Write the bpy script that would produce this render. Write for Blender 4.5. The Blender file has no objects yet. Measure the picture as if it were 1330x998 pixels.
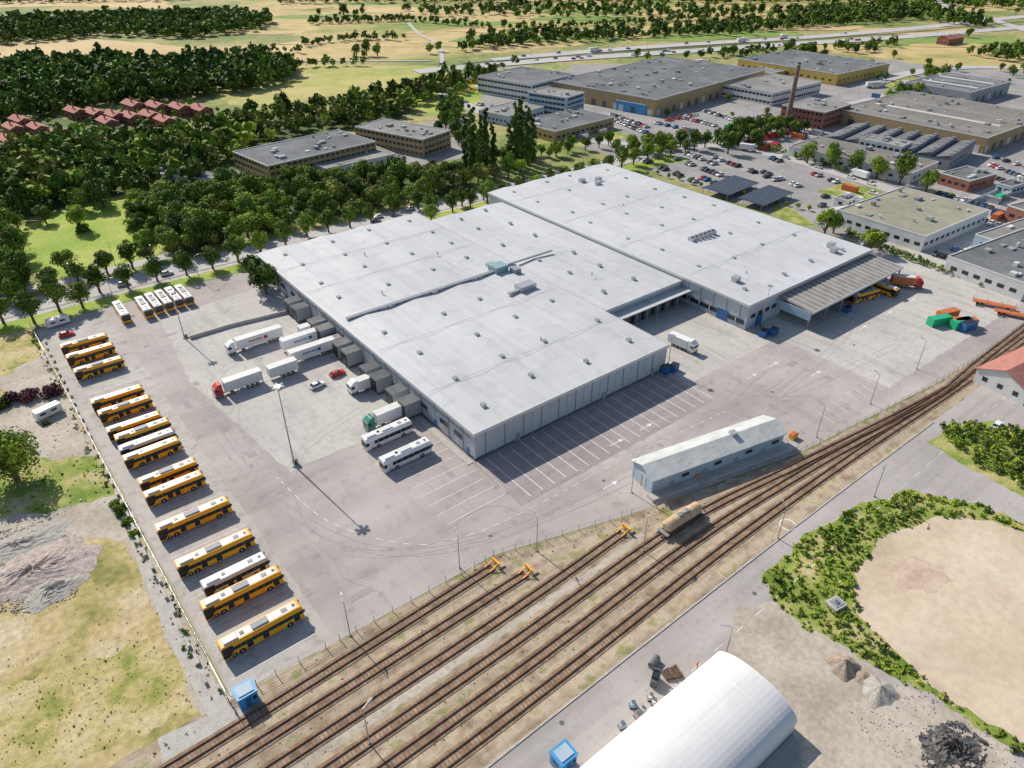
import bpy, math, random
import numpy as np, bmesh
from mathutils import Vector
random.seed(7); np.random.seed(7)
S=bpy.context.scene
# ------------------------------------------------------------------ survey frame
CH=105.0; F=920.0; PIT=math.radians(33.4); sp,cp=math.sin(PIT),math.cos(PIT)
AZ=math.radians(38.0); EA=(math.cos(AZ),math.sin(AZ)); EB=(-math.sin(AZ),math.cos(AZ))
def g(u,v,z=0.0):
    """aerial survey point -> world metres on the plane at height z"""
    x=(u-665)/F; y=(499-v)/F
    t=(CH-z)/(sp-cp*y)
    return (x*t,(cp+sp*y)*t)
def W(a,b): return (a*EA[0]+b*EB[0], a*EA[1]+b*EB[1])
def G(l): return [g(*p) for p in l]
def WW(l): return [W(*p) for p in l]
# ------------------------------------------------------------------ materials
MATS={}
def nmat(name,stops,scale=1.0,detail=6,rough=.9,layers=(),metal=0.0,island=0,objrand=0,bump=0,joint=None,spec=.3):
    if name in MATS: return MATS[name]
    m=bpy.data.materials.new(name); m.use_nodes=True; nt=m.node_tree; N=nt.nodes; L=nt.links
    b=N['Principled BSDF']; b.inputs['Roughness'].default_value=rough; b.inputs['Metallic'].default_value=metal
    b.inputs['Specular IOR Level'].default_value=spec
    geo=N.new('ShaderNodeNewGeometry')
    mp=N.new('ShaderNodeMapping'); mp.inputs['Rotation'].default_value=(0,0,-AZ)
    L.new(geo.outputs['Position'],mp.inputs['Vector'])
    n=N.new('ShaderNodeTexNoise'); n.inputs['Scale'].default_value=scale; n.inputs['Detail'].default_value=detail
    n.inputs['Roughness'].default_value=.6
    L.new(mp.outputs[0],n.inputs['Vector'])
    r=N.new('ShaderNodeValToRGB'); L.new(n.outputs[0],r.inputs[0])
    el=r.color_ramp.elements
    while len(el)<len(stops): el.new(.5)
    for e,(p,c) in zip(el,stops): e.position=p; e.color=(*c,1)
    out=r.outputs[0]
    def mul(col,val):
        mx=N.new('ShaderNodeMix'); mx.data_type='RGBA'; mx.blend_type='MULTIPLY'; mx.inputs[0].default_value=1
        L.new(col,mx.inputs[6]); L.new(val,mx.inputs[7]); return mx.outputs[2]
    for (sx,sy,p0,p1,lo,hi) in layers:
        m2=N.new('ShaderNodeMapping'); m2.inputs['Scale'].default_value=(sx,sy,max(sx,sy)); L.new(mp.outputs[0],m2.inputs[0])
        n2=N.new('ShaderNodeTexNoise'); n2.inputs['Scale'].default_value=1; n2.inputs['Detail'].default_value=5
        L.new(m2.outputs[0],n2.inputs['Vector'])
        mr=N.new('ShaderNodeMapRange'); mr.inputs[1].default_value=p0; mr.inputs[2].default_value=p1
        mr.inputs[3].default_value=lo; mr.inputs[4].default_value=hi
        L.new(n2.outputs[0],mr.inputs[0]); out=mul(out,mr.outputs[0])
    if joint:
        px,py,w,d=joint
        sx=N.new('ShaderNodeSeparateXYZ'); L.new(mp.outputs[0],sx.inputs[0])
        for i,p in ((0,px),(1,py)):
            if not p: continue
            a=N.new('ShaderNodeMath'); a.operation='PINGPONG'; a.inputs[1].default_value=p/2; L.new(sx.outputs[i],a.inputs[0])
            c=N.new('ShaderNodeMapRange'); c.inputs[1].default_value=0; c.inputs[2].default_value=w; c.inputs[3].default_value=d; c.inputs[4].default_value=1
            L.new(a.outputs[0],c.inputs[0]); out=mul(out,c.outputs[0])
    if island:
        mr=N.new('ShaderNodeMapRange'); mr.inputs[3].default_value=1-island; mr.inputs[4].default_value=1+island
        L.new(geo.outputs['Random Per Island'],mr.inputs[0]); out=mul(out,mr.outputs[0])
    if objrand:
        oi=N.new('ShaderNodeObjectInfo'); mr=N.new('ShaderNodeMapRange'); mr.inputs[3].default_value=1-objrand; mr.inputs[4].default_value=1+objrand
        L.new(oi.outputs['Random'],mr.inputs[0]); out=mul(out,mr.outputs[0])
    L.new(out,b.inputs['Base Color'])
    if bump:
        bp=N.new('ShaderNodeBump'); bp.inputs['Strength'].default_value=bump; bp.inputs['Distance'].default_value=.3
        L.new(n.outputs[0],bp.inputs['Height']); L.new(bp.outputs[0],b.inputs['Normal'])
    MATS[name]=m; return m
def sc(c,k): return tuple(min(1,x*k) for x in c)
def paint(name,c,rough=.35,metal=0.0,var=.1):
    return nmat(name,[(.3,sc(c,1-var)),(.7,sc(c,1+var*.5))],scale=.8,rough=rough,metal=metal,spec=.5)
FINE=(2.5,2.5,.3,.7,.9,1.08)
M_ground=nmat('meadow_ground',[(.3,(.13,.19,.045)),(.45,(.22,.26,.075)),(.58,(.38,.34,.14))],.012,9,layers=[(.15,.15,.3,.7,.7,1.25),FINE])
M_yard=nmat('worn_asphalt',[(.3,(.40,.36,.337)),(.55,(.465,.42,.395)),(.75,(.54,.495,.47))],.03,5,layers=[(.01,.14,.45,.62,1,.87),(.12,.012,.5,.66,1,.88),(.35,.35,.56,.72,1,.8),(.02,.02,.4,.6,.93,1.05),(5,5,.3,.7,.92,1.08)])
M_yardd=nmat('shadow_toned_asphalt',[(.3,(.31,.265,.265)),(.7,(.40,.35,.34))],.05,5,layers=[(.05,.4,.45,.62,1,.88),(.5,.5,.56,.72,1,.83),(5,5,.3,.7,.93,1.07)])  # asphalt tone darkened to hold the front bay's shade in its colour
M_conc=nmat('yard_concrete',[(.3,(.45,.43,.395)),(.6,(.54,.515,.475))],.05,5,layers=[(.3,.05,.5,.7,1,.82),(.6,.6,.52,.75,1,.8),(4,4,.3,.7,.94,1.06)],joint=(6,6,.12,.88))
M_busconc=nmat('bus_park_asphalt',[(.3,(.40,.38,.345)),(.6,(.50,.47,.43))],.06,5,layers=[(.4,.4,.5,.7,1,.74),(4,4,.3,.7,.92,1.08)],joint=(0,4.2,.1,.87))
M_road=nmat('road_asphalt',[(.3,(.38,.35,.33)),(.6,(.48,.445,.42))],.04,5,layers=[(.01,.3,.45,.65,1,.85),(.8,.8,.55,.72,1,.84),(.03,.03,.4,.6,.9,1.05),(5,5,.3,.7,.93,1.07)])
M_dist=nmat('distant_asphalt',[(.3,(.27,.26,.255)),(.6,(.38,.365,.35))],.05,5,layers=[(.5,.5,.4,.7,1,.8)])
M_hwy=nmat('highway_asphalt',[(.3,(.42,.41,.40)),(.6,(.50,.485,.465))],.05,4)
M_line=nmat('road_paint',[(.35,(.6,.59,.57)),(.5,(.82,.82,.8))],1.2,4,rough=.7)
M_gravel=nmat('rail_ballast_gravel',[(.3,(.24,.175,.115)),(.42,(.39,.30,.205)),(.54,(.52,.42,.31)),(.64,(.31,.30,.13))],.22,9,layers=[(.02,.5,.4,.65,1.05,.72),(6,6,.3,.7,.72,1.2)],bump=.3)
M_ballast=nmat('track_ballast',[(.3,(.19,.13,.085)),(.5,(.32,.23,.15)),(.7,(.43,.33,.235))],.6,8,layers=[(.15,.15,.35,.65,.7,1.15),(7,7,.3,.7,.75,1.2)])
M_sleep=nmat('sleeper_wood',[(.3,(.14,.09,.062)),(.7,(.29,.2,.145))],.6,6)
M_dark_t=nmat('dark_timber',[(.3,(.08,.055,.04)),(.7,(.17,.12,.09))],1.5)
M_rail=nmat('rusty_rail',[(.3,(.13,.06,.035)),(.7,(.24,.125,.075))],2,metal=.2,rough=.6)
M_waste=nmat('dry_wasteland',[(.32,(.24,.24,.07)),(.42,(.43,.36,.14)),(.52,(.54,.43,.23)),(.66,(.62,.53,.36))],.07,9,layers=[(.8,.8,.3,.7,.72,1.15),(6,6,.3,.7,.75,1.2)],bump=.3)
M_sand=nmat('sandy_lot',[(.3,(.52,.40,.28)),(.5,(.66,.54,.40)),(.7,(.73,.62,.49))],.04,8,layers=[(.6,.6,.4,.7,1,.87),(.1,.1,.45,.65,1,.9),(5,5,.3,.7,.9,1.08)],bump=.2)
M_sand2=nmat('red_gravel_patch',[(.3,(.47,.34,.26)),(.5,(.58,.45,.35)),(.7,(.66,.54,.42))],.3,9,layers=[(3,3,.3,.7,.82,1.1)],bump=.3)
M_dirt=nmat('pale_dirt',[(.3,(.38,.33,.26)),(.6,(.55,.49,.41))],.12,8,layers=[(1,1,.4,.7,1,.78),(6,6,.3,.7,.85,1.12)])
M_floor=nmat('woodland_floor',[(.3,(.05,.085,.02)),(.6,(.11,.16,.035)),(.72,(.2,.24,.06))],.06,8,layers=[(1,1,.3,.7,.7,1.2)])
M_weed=nmat('weedy_grass',[(.35,(.14,.22,.03)),(.48,(.25,.31,.06)),(.58,(.42,.38,.15)),(.7,(.52,.44,.25))],.16,9,layers=[(3,3,.3,.7,.7,1.25)],bump=.4)
M_dryg=nmat('dry_yellow_grass',[(.33,(.17,.23,.04)),(.42,(.30,.31,.08)),(.49,(.48,.40,.16)),(.64,(.58,.48,.28))],.11,10,layers=[(1,1,.3,.7,.75,1.15),(5,5,.3,.7,.75,1.2)],bump=.4)
M_lawn=nmat('lawn_grass',[(.3,(.2,.33,.04)),(.5,(.31,.41,.06)),(.65,(.46,.46,.13))],.04,8,layers=[(.8,.8,.3,.7,.82,1.14)])
M_green2=nmat('fairway_grass',[(.3,(.15,.26,.05)),(.6,(.25,.34,.08))],.02,8,layers=[(.2,.2,.3,.7,.85,1.1)])
M_field=nmat('stubble_field',[(.3,(.52,.38,.17)),(.6,(.64,.48,.25))],.01,6,layers=[(.2,.01,.4,.6,1,.9)])
M_field2=nmat('pasture_field',[(.3,(.28,.34,.07)),(.48,(.40,.40,.11)),(.62,(.53,.44,.18))],.012,8,layers=[(.1,.1,.3,.7,.85,1.1)])
M_golf=nmat('dry_golf_course',[(.38,(.22,.28,.065)),(.45,(.38,.35,.12)),(.52,(.54,.42,.19))],.007,9,layers=[(.05,.05,.3,.7,.8,1.12)])
LEAF=[]
for nm,c in (('leaf_green',(.125,.205,.026)),('leaf_dark',(.075,.14,.02)),('leaf_bright',(.21,.31,.035)),('leaf_olive',(.19,.22,.045)),('leaf_purple',(.09,.03,.045))):
    hi=(c[0]*1.65,c[1]*1.4,c[2]*1.3)
    LEAF.append(nmat(nm,[(.36,sc(c,.5)),(.5,c),(.64,hi)],.11,2,rough=.75,island=.35,objrand=.28,spec=.2))
M_bark=nmat('bark',[(.3,(.08,.06,.04)),(.7,(.17,.13,.1))],2)
M_roof=nmat('roof_membrane',[(.3,(.515,.525,.535)),(.6,(.585,.595,.60))],.03,4,rough=.6,layers=[(.6,.02,.45,.68,1,.92),(.3,.3,.5,.75,1,.88),(.02,.02,.4,.6,.94,1.03)],joint=(1.5,0,.09,.945))
M_roof2=nmat('roof_membrane_b',[(.3,(.525,.535,.55)),(.6,(.59,.60,.615))],.03,4,rough=.6,layers=[(.6,.02,.45,.68,1,.93),(.3,.3,.5,.75,1,.89)],joint=(2.2,0,.09,.95))
M_wallp=nmat('metal_wall_panel',[(.3,(.44,.47,.5)),(.7,(.51,.54,.57))],.2,3,rough=.5,layers=[(1.5,1.5,.3,.7,.93,1.04)])
M_wallb=nmat('blue_wall_panel',[(.3,(.34,.45,.54)),(.7,(.42,.53,.62))],.2,3,rough=.5)
M_wallg=nmat('grey_wall_panel',[(.3,(.28,.3,.31)),(.7,(.34,.36,.38))],.2,3,rough=.6)
M_trim=paint('dark_trim',(.10,.11,.12),.6)
M_seam=paint('panel_seam',(.27,.29,.31),.6)
M_glass=paint('window_glass',(.03,.04,.05),.12)
M_black=paint('black_plastic',(.02,.02,.022),.4)
M_tyre=paint('tyre_rubber',(.02,.02,.02),.9)
M_metal=paint('galvanised_steel',(.4,.41,.42),.45,.6)
M_white=paint('white_paint',(.80,.80,.79),.35,var=.05)
M_offw=paint('offwhite_paint',(.66,.66,.64),.5)
M_yel=paint('bus_yellow',(.95,.44,.015),.3,var=.05)
M_red=paint('red_paint',(.55,.03,.03),.35)
M_blue=paint('blue_paint',(.03,.13,.35),.4)
M_sky=paint('azure_paint',(.06,.30,.6),.4)
M_green=paint('green_paint',(.02,.42,.2),.45)
M_teal=paint('teal_paint',(.02,.22,.16),.4)
M_orng=paint('rust_orange_paint',(.55,.16,.05),.5)
M_silver=paint('silver_paint',(.5,.51,.52),.3,.4)
M_grey=paint('grey_paint',(.14,.145,.15),.35)
M_brick=nmat('yellow_brick',[(.3,(.38,.27,.135)),(.7,(.49,.36,.2))],.6,5,layers=[(3,3,.3,.7,.9,1.08)])
M_rbrick=nmat('red_brick',[(.3,(.28,.11,.08)),(.7,(.38,.17,.12))],.6,5)
M_chim=nmat('chimney_brick',[(.3,(.2,.13,.10)),(.7,(.28,.19,.15))],.6,5)
M_ochre=nmat('ochre_cladding',[(.3,(.48,.33,.09)),(.7,(.58,.42,.14))],.5,4)
M_wallw=nmat('white_render',[(.3,(.6,.6,.58)),(.7,(.72,.72,.7))],.3,4)
M_tile=nmat('red_roof_tile',[(.3,(.36,.15,.12)),(.7,(.48,.22,.18))],.8,5)
M_felt=nmat('dark_roof_felt',[(.3,(.13,.14,.15)),(.7,(.21,.215,.22))],.08,6,layers=[(.5,.5,.4,.7,1,.8),(.06,.06,.4,.6,.85,1.1)],joint=(4,0,.2,.8))
M_felt2=nmat('grey_roof_felt',[(.3,(.24,.235,.22)),(.7,(.33,.32,.30))],.08,6,layers=[(.5,.5,.4,.7,1,.8),(.06,.06,.4,.6,.85,1.1)],joint=(5,5,.2,.88))
M_felt4=nmat('brown_roof_felt',[(.3,(.2,.185,.16)),(.7,(.27,.25,.22))],.08,6,layers=[(.05,.6,.4,.7,1,.8)],joint=(6,0,.3,.85))
M_felt3=nmat('mossy_roof_felt',[(.3,(.28,.27,.20)),(.7,(.38,.36,.28))],.1,6,layers=[(.4,.4,.4,.65,1,.82)])
M_concw=nmat('weathered_concrete',[(.3,(.40,.38,.34)),(.7,(.54,.51,.47))],.5,6,layers=[(4,4,.3,.7,.85,1.1)])
M_rubble=nmat('rubble',[(.3,(.29,.23,.20)),(.5,(.44,.37,.33)),(.7,(.56,.49,.44))],1.2,8,layers=[(6,6,.3,.7,.6,1.3)],bump=.6)
M_heapb=nmat('brown_gravel',[(.3,(.28,.21,.16)),(.7,(.42,.34,.27))],1.5,8,layers=[(6,6,.3,.7,.7,1.2)],bump=.5)
M_heapg=nmat('grey_gravel',[(.3,(.34,.32,.28)),(.7,(.48,.45,.4))],1.5,8,layers=[(6,6,.3,.7,.7,1.2)],bump=.5)
M_scrap=nmat('scrap_metal',[(.3,(.05,.05,.05)),(.7,(.16,.145,.13))],1.5,8,island=.5)
M_tent=nmat('tent_membrane',[(.3,(.68,.68,.67)),(.7,(.77,.77,.76))],.15,4,rough=.5,layers=[(.3,.3,.5,.75,1,.92),(.05,1.2,.5,.7,1,.95)],joint=(4,0,.05,.92))
M_tank=nmat('beige_tank',[(.3,(.52,.36,.22)),(.7,(.7,.53,.36))],.8,5,rough=.5,layers=[(.3,3,.45,.7,1,.75)])
M_shedr=nmat('shed_roof_sheet',[(.3,(.52,.54,.52)),(.7,(.66,.67,.64))],.3,4,rough=.5,layers=[(.3,2,.45,.7,1,.82)])
M_canr=nmat('canopy_sheet',[(.3,(.24,.23,.215)),(.7,(.33,.32,.295))],.3,4,layers=[(.4,.4,.4,.7,1,.8)])
M_canl=nmat('canopy_rooflight',[(.3,(.42,.41,.38)),(.7,(.54,.52,.49))],.3,4)
M_solar=paint('solar_panel',(.04,.045,.06),.25)
# ------------------------------------------------------------------ mesh builder
class MB:
    def __init__(s): s.v=[];s.f=[];s.m=[];s.mats=[]
    def mi(s,m):
        if m not in s.mats: s.mats.append(m)
        return s.mats.index(m)
    def quad(s,p,m):
        k=len(s.v); s.v+=list(p); s.f.append(tuple(range(k,k+len(p)))); s.m.append(s.mi(m))
    def hexa(s,P,m,top=None):
        k=len(s.v); s.v+=list(P); i=s.mi(m)
        for j,q in enumerate(((3,2,1,0),(4,5,6,7),(0,1,5,4),(1,2,6,5),(2,3,7,6),(3,0,4,7))):
            s.f.append(tuple(k+x for x in q)); s.m.append(s.mi(top) if (top and j==1) else i)
    def box(s,x0,x1,y0,y1,z0,z1,m,top=None,tx=0,ty=0):
        s.hexa([(x0,y0,z0),(x1,y0,z0),(x1,y1,z0),(x0,y1,z0),(x0+tx,y0+ty,z1),(x1-tx,y0+ty,z1),(x1-tx,y1-ty,z1),(x0+tx,y1-ty,z1)],m,top)
    def rbox(s,c,l,w,z0,z1,ang,m,top=None):
        ca,sa=math.cos(ang),math.sin(ang)
        q=[(c[0]+x*ca-y*sa,c[1]+x*sa+y*ca) for x,y in ((-l/2,-w/2),(l/2,-w/2),(l/2,w/2),(-l/2,w/2))]
        s.hexa([(*p,z0) for p in q]+[(*p,z1) for p in q],m,top)
    def cyl(s,p0,p1,r0,r1,n,m):
        p0=Vector(p0);p1=Vector(p1);d=(p1-p0).normalized()
        a=d.orthogonal().normalized();b=d.cross(a);k=len(s.v);i=s.mi(m)
        for p,r in ((p0,r0),(p1,r1)):
            for j in range(n):
                t=2*math.pi*j/n; s.v.append(tuple(p+(a*math.cos(t)+b*math.sin(t))*r))
        for j in range(n):
            s.f.append((k+j,k+(j+1)%n,k+n+(j+1)%n,k+n+j)); s.m.append(i)
        s.f.append(tuple(k+j for j in range(n))[::-1]); s.m.append(i)
        s.f.append(tuple(k+n+j for j in range(n))); s.m.append(i)
    def ribbon(s,pts,off,w,z0,z1,m):
        n=len(pts); L=[];R=[]
        for i in range(n):
            a=pts[max(0,i-1)];b=pts[min(n-1,i+1)]
            dx,dy=b[0]-a[0],b[1]-a[1];l=math.hypot(dx,dy) or 1;nx,ny=-dy/l,dx/l
            L.append((pts[i][0]+nx*(off+w/2),pts[i][1]+ny*(off+w/2)));R.append((pts[i][0]+nx*(off-w/2),pts[i][1]+ny*(off-w/2)))
        for i in range(n-1):
            if z1-z0<.001: s.quad([(*R[i],z0),(*R[i+1],z0),(*L[i+1],z0),(*L[i],z0)],m)
            else: s.hexa([(*R[i],z0),(*R[i+1],z0),(*L[i+1],z0),(*L[i],z0),(*R[i],z1),(*R[i+1],z1),(*L[i+1],z1),(*L[i],z1)],m)
    def prism(s,prof,x0,x1,m,caps=None,ms=None):
        """profile (y,z) list closed, extruded along x"""
        n=len(prof);k=len(s.v)
        s.v+=[(x0,y,z) for y,z in prof]+[(x1,y,z) for y,z in prof]
        for j in range(n):
            s.f.append((k+j,k+(j+1)%n,k+n+(j+1)%n,k+n+j)); s.m.append(s.mi(ms[j] if ms else m))
        c=s.mi(caps or m)
        s.f.append(tuple(k+j for j in range(n))[::-1]);s.m.append(c)
        s.f.append(tuple(k+n+j for j in range(n)));s.m.append(c)
    def mesh(s,name,bevel=0,fix=True):
        me=bpy.data.meshes.new(name); me.from_pydata(s.v,[],s.f)
        for m in s.mats: me.materials.append(m)
        me.polygons.foreach_set('material_index',s.m)
        if fix or bevel:
            bm=bmesh.new(); bm.from_mesh(me)
            bmesh.ops.recalc_face_normals(bm,faces=bm.faces)
            if bevel:
                es=[e for e in bm.edges if len(e.link_faces)==2 and e.calc_face_angle(0)>.6]
                bmesh.ops.bevel(bm,geom=es,offset=bevel,segments=1,affect='EDGES',clamp_overlap=True)
            bm.to_mesh(me); bm.free()
        me.update(); return me
    def obj(s,name,loc=(0,0,0),rot=0,bevel=0,fix=True): return place(name,s.mesh(name,bevel,fix),loc,rot)
def place(name,me,loc,rot=0,scale=None):
    o=bpy.data.objects.new(name,me); o.location=loc if len(loc)==3 else (*loc,0); o.rotation_euler=(0,0,rot)
    if scale: o.scale=scale if hasattr(scale,'__len__') else (scale,)*3
    S.collection.objects.link(o); return o
def catmull(P,step=2.0):
    P=[P[0]]+list(P)+[P[-1]]; out=[]
    for i in range(1,len(P)-2):
        p0,p1,p2,p3=[Vector(q) for q in P[i-1:i+3]]
        n=max(1,int((p2-p1).length/step))
        for j in range(n):
            t=j/n; q=.5*((2*p1)+(-p0+p2)*t+(2*p0-5*p1+4*p2-p3)*t*t+(-p0+3*p1-3*p2+p3)*t**3); out.append((q.x,q.y))
    out.append(tuple(P[-1])[:2]); return out
def ragged(P,amp,step=1.5,seed=0):
    rnd=random.Random(seed); out=[]; n=len(P); ph=[rnd.uniform(0,6.28) for _ in range(6)]; d=0
    for i in range(n):
        a=Vector(P[i]);b=Vector(P[(i+1)%n]);l=(b-a).length;k=max(1,int(l/step)); nrm=Vector((-(b-a).y,(b-a).x)).normalized()
        for j in range(k):
            t=j/k; s=d+t*l
            o=amp*(math.sin(s*.11/amp*3+ph[0])*.5+math.sin(s*.37/amp*3+ph[1])*.3+rnd.uniform(-.4,.4))
            q=a.lerp(b,t)+nrm*o; out.append((q.x,q.y))
        d+=l
    return out
def sheet(name,P,z,m,amp=0,step=1.5):
    if amp: P=ragged(P,amp,step,len(P))
    me=bpy.data.meshes.new(name); me.from_pydata([(*p,z) for p in P],[],[tuple(range(len(P)))])
    me.materials.append(m); me.update()
    if me.polygons[0].normal.z<0: me.flip_normals()
    return place(name,me,(0,0,0))
def inside(p,P):
    c=False;n=len(P);x,y=p
    for i in range(n):
        x1,y1=P[i];x2,y2=P[i-1]
        if (y1>y)!=(y2>y) and x<(x2-x1)*(y-y1)/(y2-y1)+x1: c=not c
    return c
def scatter(P,sp_,jit=.45,rnd=random):
    xs=[p[0] for p in P];ys=[p[1] for p in P];out=[];y=min(ys)
    while y<max(ys):
        x=min(xs)
        while x<max(xs):
            q=(x+rnd.uniform(-jit,jit)*sp_,y+rnd.uniform(-jit,jit)*sp_)
            if inside(q,P): out.append(q)
            x+=sp_
        y+=sp_
    return out
# ------------------------------------------------------------------ ground sheets
sheet('ground',[(-5000,-2500),(5000,-2500),(5000,8000),(-5000,8000)],0,M_ground)
sheet('golf_course_ground',G([(360,78),(560,80),(700,62),(1000,40),(1330,10),(1500,-20),(700,-60),(200,-60),(330,20),(390,40)]),.03,M_golf,12,20)
sheet('stubble_field',G([(-60,62),(120,50),(250,62),(400,58),(385,80),(240,72),(140,80),(0,88),(-80,95)]),.06,M_field,6,20)
sheet('stubble_field',G([(-100,-10),(200,-8),(230,12),(60,8),(-100,14)]),.07,M_field,6,20)
sheet('pasture_field',G([(262,118),(385,84),(560,86),(600,95),(520,118),(440,128),(350,140),(300,136)]),.05,M_field2,4,10)
sheet('pasture_field',G([(980,60),(1250,52),(1330,70),(1500,80),(1500,100),(1230,88),(1100,70)]),.05,M_golf,4,10)
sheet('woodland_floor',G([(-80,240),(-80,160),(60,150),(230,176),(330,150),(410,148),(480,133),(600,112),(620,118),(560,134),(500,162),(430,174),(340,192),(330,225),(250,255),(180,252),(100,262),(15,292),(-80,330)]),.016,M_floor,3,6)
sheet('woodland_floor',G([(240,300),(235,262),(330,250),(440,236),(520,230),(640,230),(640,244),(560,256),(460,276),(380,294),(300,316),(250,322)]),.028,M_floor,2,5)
rr=random.Random(5)
for i in range(56):
    u,v=rr.uniform(340,1250),rr.uniform(1,62); c=g(u,v); r=rr.uniform(9,26)*(1+(60-v)/50); t0=rr.uniform(0,3); k4=i%5
    sheet(('fairway' if k4 else 'sand_bunker'),ragged([(c[0]+r*(2.2 if k4 else .45)*math.cos(t),c[1]+r*(.8 if k4 else .35)*math.sin(t+.4*math.sin(2*t+t0))) for t in np.linspace(0,5.9,12)],r*.08,6,i),.1+.005*i,(M_field,M_green2,M_field,M_green2,M_golf)[k4])
sheet('lawn',G([(15,300),(100,268),(185,248),(235,285),(205,330),(150,350),(60,366),(10,345)]),.033,M_lawn,1.5,3)
sheet('lawn',G([(530,135),(560,110),(640,100),(620,140),(560,150)]),.034,M_lawn,2,4)
sheet('industrial_pavement',G([(560,112),(640,88),(740,84),(985,84),(1150,78),(1330,72),(1650,100),(1650,420),(1330,400),(1130,322),(1060,300),(800,205),(640,160)]),.02,M_dist,2,6)
sheet('office_pavement',G([(300,225),(340,245),(640,200),(600,150),(480,175),(330,205)]),.025,M_dist,1,4)
for P in ([(1060,250),(1120,262),(1150,250),(1100,236)],[(905,182),(950,172),(960,176),(915,188)],[(1010,262),(1050,285),(1060,296),(1030,292),(1000,275)],[(690,185),(800,168),(820,178),(720,196)],[(1200,245),(1240,250),(1230,262),(1190,256)],[(1150,100),(1190,96),(1190,108),(1150,118)],[(640,90),(740,84),(740,90),(650,98)]):
    sheet('grass_verge',G(P),.05,M_weed,1,3)
yard=WW([(2,238),(5.9,81.2),(22,80.3),(57.2,79.4),(87,70.8),(133,60.8),(191,55),(233,54),(420,58),(420,120),(262,120),(262,150),(243,160),(243,240),(71,240),(60,248)])
sheet('yard_pavement',yard,.04,M_yard)
sheet('bus_park_pavement',WW([(2.4,236),(6.3,82),(24,81.5),(23,150),(22,236)]),.055,M_busconc,.25,2)
sheet('dock_concrete',WW([(36,128),(71.4,128),(71.4,226),(34,222),(30,180)]),.055,M_conc,.4,2)
sheet('notch_concrete',WW([(136,96),(172,96),(172,131),(136,131)]),.055,M_conc,.2,2)
sheet('yard_concrete',WW([(176,62),(330,60),(330,100),(240,112),(176,104)]),.055,M_conc,.3,2)
sheet('bay_shadow_asphalt',WW([(70.5,87),(134,87),(134,105),(70.5,105)]),.058,M_yardd,.15,2)  # darker sheet paints the front wall's shadow onto the bay paving
sheet('lawn_strip',WW([(-70,240),(1,241),(243,241),(300,235),(300,248),(0,249),(-70,251)]),.05,M_lawn,.5,3)
sheet('railway_ground',WW([(-60,82),(6,80.8),(57.2,79),(87,70.4),(133,60.4),(191,54.6),(420,56),(420,46),(190,47.5),(95,47.5),(-60,45)]),.03,M_gravel,.4,1.5)
sheet('service_path',WW([(-60,62.2),(70,63.6),(85,64.6),(85,65.8),(70,65),(-60,64)]),.042,M_dirt,.25,1)
sheet('road_surface',WW([(-60,45.5),(95,47.5),(190,47.5),(420,47),(420,-160),(-60,-160)]),.02,M_road,.3,2)
band=G([(990,752),(1040,700),(1120,655),(1180,638),(1260,652),(1360,690),(1500,760),(1500,1100),(1400,1030),(1300,962),(1220,910),(1130,862),(1045,812),(1000,778)])
sheet('verge_grass',band,.045,M_weed,.8,1.5)
lot=G([(1108,745),(1145,700),(1210,672),(1290,676),(1370,712),(1460,770),(1460,1030),(1330,968),(1240,915),(1170,858),(1116,800)])
sheet('sandy_lot_ground',lot,.06,M_sand,.9,1.5)
sheet('gravel_patch',G([(1150,740),(1180,725),(1225,735),(1240,755),(1215,768),(1165,762)]),.068,M_sand2,.9,.6)
hed=G([(1205,575),(1235,553),(1290,548),(1420,575),(1420,680),(1330,645),(1265,612)])
sheet('verge_grass',hed,.045,M_weed,.6,1.5)
sheet('gravel_lot_ground',G([(960,790),(1010,775),(1130,868),(1240,925),(1420,1060),(1420,1180),(1100,1180),(1010,900),(940,850)]),.035,M_dirt,1.2,1.5)
sheet('wasteland_ground',WW([(1.5,238),(5.4,82),(5,79),(-60,80),(-220,60),(-220,300),(-20,300)]),.012,M_waste,.3,2)
sheet('dirt_track',G([(-20,668),(70,655),(150,640),(170,655),(195,720),(310,930),(262,935),(205,800),(165,705),(60,690),(-20,716)]),.028,M_dirt,.7,1.2)
sheet('concrete_path',G([(148,652),(160,648),(196,735),(240,820),(312,940),(270,930),(222,838),(190,760)]),.038,M_concw,.15,1)
sheet('dirt_patch',G([(0,470),(60,455),(110,560),(130,610),(60,640),(0,630)]),.025,M_dirt,1.5,1.5)
sheet('grass_patch',G([(0,585),(60,600),(130,590),(148,640),(60,668),(-10,672)]),.032,M_weed,1.5,1.5)
sheet('grass_patch',G([(-30,910),(90,860),(190,830),(262,900),(255,925),(200,955),(60,1000),(-40,1040)]),.022,M_dryg,1.8,1.2)
sheet('grass_patch',G([(0,425),(40,425),(60,460),(0,490)]),.026,M_dryg,1.2,1.5)
sheet('concrete_slab_ground',G([(205,958),(300,918),(335,925),(260,985),(215,1010)]),.047,M_concw,.2,1)
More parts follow.
